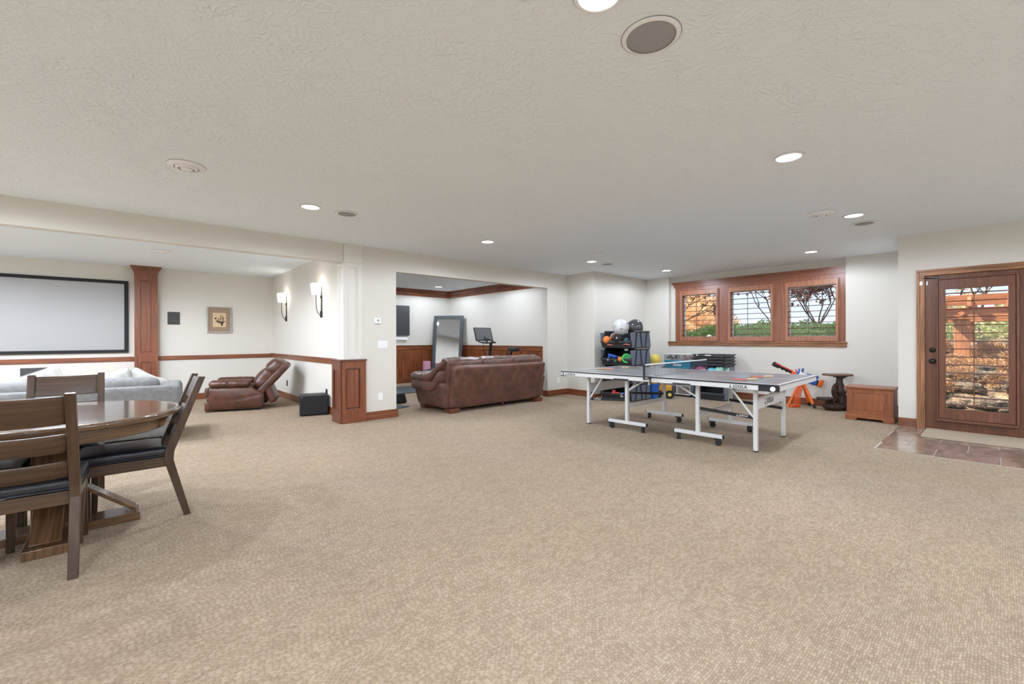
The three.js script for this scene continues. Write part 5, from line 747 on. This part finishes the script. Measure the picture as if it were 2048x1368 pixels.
{
  const green = shrubProto(5200, 0.10, 0.22, 0.8, 16, [leafMat(0.13, 0.24, 0.06), M.bark]), brown = shrubProto(2600, 0.12, 0.30, 0.9, 26, [leafMat(0.55, 0.33, 0.16), M.bark]), tan = shrubProto(4200, 0.15, 0.12, 0.9, 30, [leafMat(0.92, 0.64, 0.36), M.bark]), pale = shrubProto(3600, 0.11, 0.3, 0.9, 20, [leafMat(0.55, 0.58, 0.30), M.bark]);
  [[12.2, -6.15, 0.55], [13.0, -5.3, 0.72], [12.4, -4.75, 0.5], [13.4, -4.35, 0.8], [12.3, -3.95, 0.5], [13.2, -3.35, 0.72], [12.1, -3.05, 0.52], [12.8, -2.5, 0.66], [13.5, -6.0, 0.6]].forEach(([x, z, r], k) => addShrub(green, 'juniper_bush', 'spiky green juniper bush of the low hedge outside the shuttered windows', 'bush', x, z, r, 'juniper hedge outside the windows', 0.62));
  [[15.3, -7.75, 1.2], [13.4, -6.75, 0.5], [18.0, -9.0, 2.0], [14.0, -9.2, 1.2]].forEach(([x, z, r]) => addShrub(tan, 'autumn_bush', 'glowing orange autumn bush outside the first shuttered window', 'bush', x, z, r, 'orange bushes outside the first window', 1.15));
  [[13.2, -0.62, 0.42], [12.6, -0.95, 0.38], [12.9, -0.12, 0.4], [13.4, 0.22, 0.5], [12.2, -0.45, 0.3], [11.9, 0.08, 0.32], [14.2, -0.15, 0.5], [14.4, -1.1, 0.45], [11.6, -0.75, 0.3]].forEach(([x, z, r]) => addShrub(brown, 'dry_shrub', 'brown twiggy shrub on the bank outside the garden door', 'shrub', x, z, r, 'brown shrubs outside the garden door', 0.8));
  [[19, 0.9, 1.2], [21.5, -1.6, 1.6], [18.0, -1.1, 0.8]].forEach(([x, z, r]) => addShrub(pale, 'pale_shrub', 'pale green loose bush far behind the pergola', 'bush', x, z, r, 'pale bushes behind the pergola', 1.1));
  const rk = thing('boulder', 'pale flat boulder on the bank outside the garden door', 'rock', [0, 0, 0], 0, 'boulders on the bank'); const rg = merged(soft(1, 0.5, 0.9, 0.22, { n: [10, 6, 10], wr: 0.06, fr: 3, seed: 3 })); const rm = new THREE.Mesh(rg, M.rock); rm.name = 'stone'; rm.castShadow = rm.receiveShadow = true; rk.add(rm); const rc = obj('chip', soft(0.25, 0.16, 0.2, 0.07, { n: [5, 4, 5], wr: 0.03, pos: [0.5, -0.12, 0.3] }), M.rock, rk);
  [[11.1, -0.2, 0.5], [11.3, -0.85, 0.42], [11.8, 0.3, 0.5], [12.1, -0.75, 0.4], [12.5, -0.25, 0.35], [11.4, 0.35, 0.35], [12.0, -0.15, 0.45], [10.95, -0.55, 0.3], [11.6, -0.4, 0.4], [12.9, -0.85, 0.4], [10.9, 0.15, 0.32]].forEach(([x, z, s], k) => { const o = k ? rk.clone() : rk; if (k) { o.name = numbered('boulder'); scene.add(o); } o.position.set(x, ground(x, z) + 0.1 * s, z); o.scale.set(s, s * rr(0.55, 0.9), s * rr(0.7, 1.1)); o.rotation.y = rnd() * 6; });
  // bare trees
  const tree = (label, x, z, len, lean, leaves, leafM, nb) => {
    const t = thing('bare_tree', label, 'tree', [x, ground(x, z) - 0.1, z]), tr = [], br = [], tips = [];
    const grow = (a, d, L, r, lvl) => { const m = a.clone().addScaledVector(d, L * 0.5).add(V(rr(-1, 1), rr(-0.2, 0.4), rr(-1, 1)).multiplyScalar(L * 0.07)), b = a.clone().addScaledVector(d, L); const seg = lvl > 3 ? 4 : 6; (lvl ? br : tr).push(rod(a.toArray(), m.toArray(), r, r * 0.84, seg), rod(m.toArray(), b.toArray(), r * 0.84, r * 0.68, seg)); if (lvl >= 2) tips.push([m, d], [b, d]); if (lvl >= 5) return; const n = lvl ? 2 + (rnd() > 0.4 ? 1 : 0) : nb; for (let k = 0; k < n; k++) { const e = d.clone().add(V(rr(-1, 1), rr(-0.55, 0.6), rr(-1, 1)).multiplyScalar(0.8)).normalize(); grow(b, e, (lvl ? L : len) * rr(0.6, 0.85), r * 0.68, lvl + 1); } };
    grow(V(0, 0, 0), V(...lean).normalize(), 0.35, len * 0.026, 0);
    obj('trunk', tr, M.bark, t); obj('branches', br, M.bark, t).userData.kind = 'stuff';
    if (leaves) obj('leaves', leafGeo(leaves, 0.10, 0.42, () => { const [p, d] = tips[Math.floor(rnd() * tips.length)]; return [p.clone().add(V(rr(-0.16, 0.16), rr(-0.16, 0.1), rr(-0.16, 0.16))), V(rr(-1, 1), rr(-1, 0.4), rr(-1, 1)).normalize()]; }), leafM, t).userData.kind = 'stuff';
  };
  const lm = leafMat(0.16, 0.06, 0.045);
  tree('bare tree with an arching dark limb outside the first window', 13.6, -7.4, 1.25, [0.1, 1, 0.35], 500, lm, 4); tree('bare tree with a forked trunk outside the middle window', 15.6, -4.85, 1.2, [-0.1, 1, 0.1], 700, lm, 5);
  tree('tree with hanging red brown leaves outside the third window', 14.6, -3.3, 1.2, [0.05, 1, -0.25], 3200, lm, 6); tree('bare tree far behind the pergola', 20.0, -0.4, 1.5, [0, 1, 0.1], 900, leafMat(0.5, 0.3, 0.12), 5);
  // garden lamp
  const gl = thing('path_light', 'small grey cone-topped path light outside the first window', 'garden lamp', [11.1, ground(11.1, -4.88), -4.88]); obj('stake', rod([0, -0.1, 0], [0, 0.17, 0], 0.012), M.bark, gl); obj('cone_shade', lathe([[0.0, 0.27], [0.02, 0.265], [0.12, 0.17], [0.115, 0.165], [0, 0.2]].reverse(), 24), M.grilleGrey, gl);
  // pergola
  const pg = thing('pergola', 'orange cedar pergola with a square post outside the garden door', 'pergola', [13.55, -0.12, -0.52]); const gy = ground(13.55, -0.52) - 0.1;
  for (const [x, z] of [[0, 0], [2.6, 0], [0, 3.2], [2.6, 3.2]]) { obj('post', rb(x - 0.12, x + 0.12, gy, 1.78, z - 0.12, z + 0.12, 0.008), M.cedar, pg); obj('post_base', rb(x - 0.17, x + 0.17, gy, gy + 0.25, z - 0.17, z + 0.17, 0.01), M.cedar, pg); }
  const beam = (x) => extr([[-0.55, 1.98], [3.75, 1.98], [3.75, 1.88], [3.62, 1.74], [-0.42, 1.74], [-0.55, 1.88]], 0.06, 0.004, [], 'zy').translate(x, 0, 0);
  for (const x of [-0.15, 0.15, 2.45, 2.75]) obj('beam', beam(x), M.cedar, pg, 2);
  for (let k = 0; k < 8; k++) obj('rafter', extr([[-0.75, 1.98], [3.3, 1.98], [3.3, 2.10], [3.2, 2.18], [-0.65, 2.18], [-0.75, 2.10]], 0.06, 0.004).translate(0, 0, -0.42 + k * 0.55), M.cedar, pg, 0);
  for (let k = 0; k < 12; k++) obj('purlin', rb(-0.65 + k * 0.33, -0.61 + k * 0.33, 2.18, 2.22, -0.6, 3.8, 0.003), M.cedar, pg, 2);
  obj('bolt_cap', [rbox(0.03, 0.09, 0.09, 0.008, [-0.19, 1.86, 0.0], [Math.PI / 4, 0, 0])], M.cedar, pg);
}
renderer.render(scene, camera);
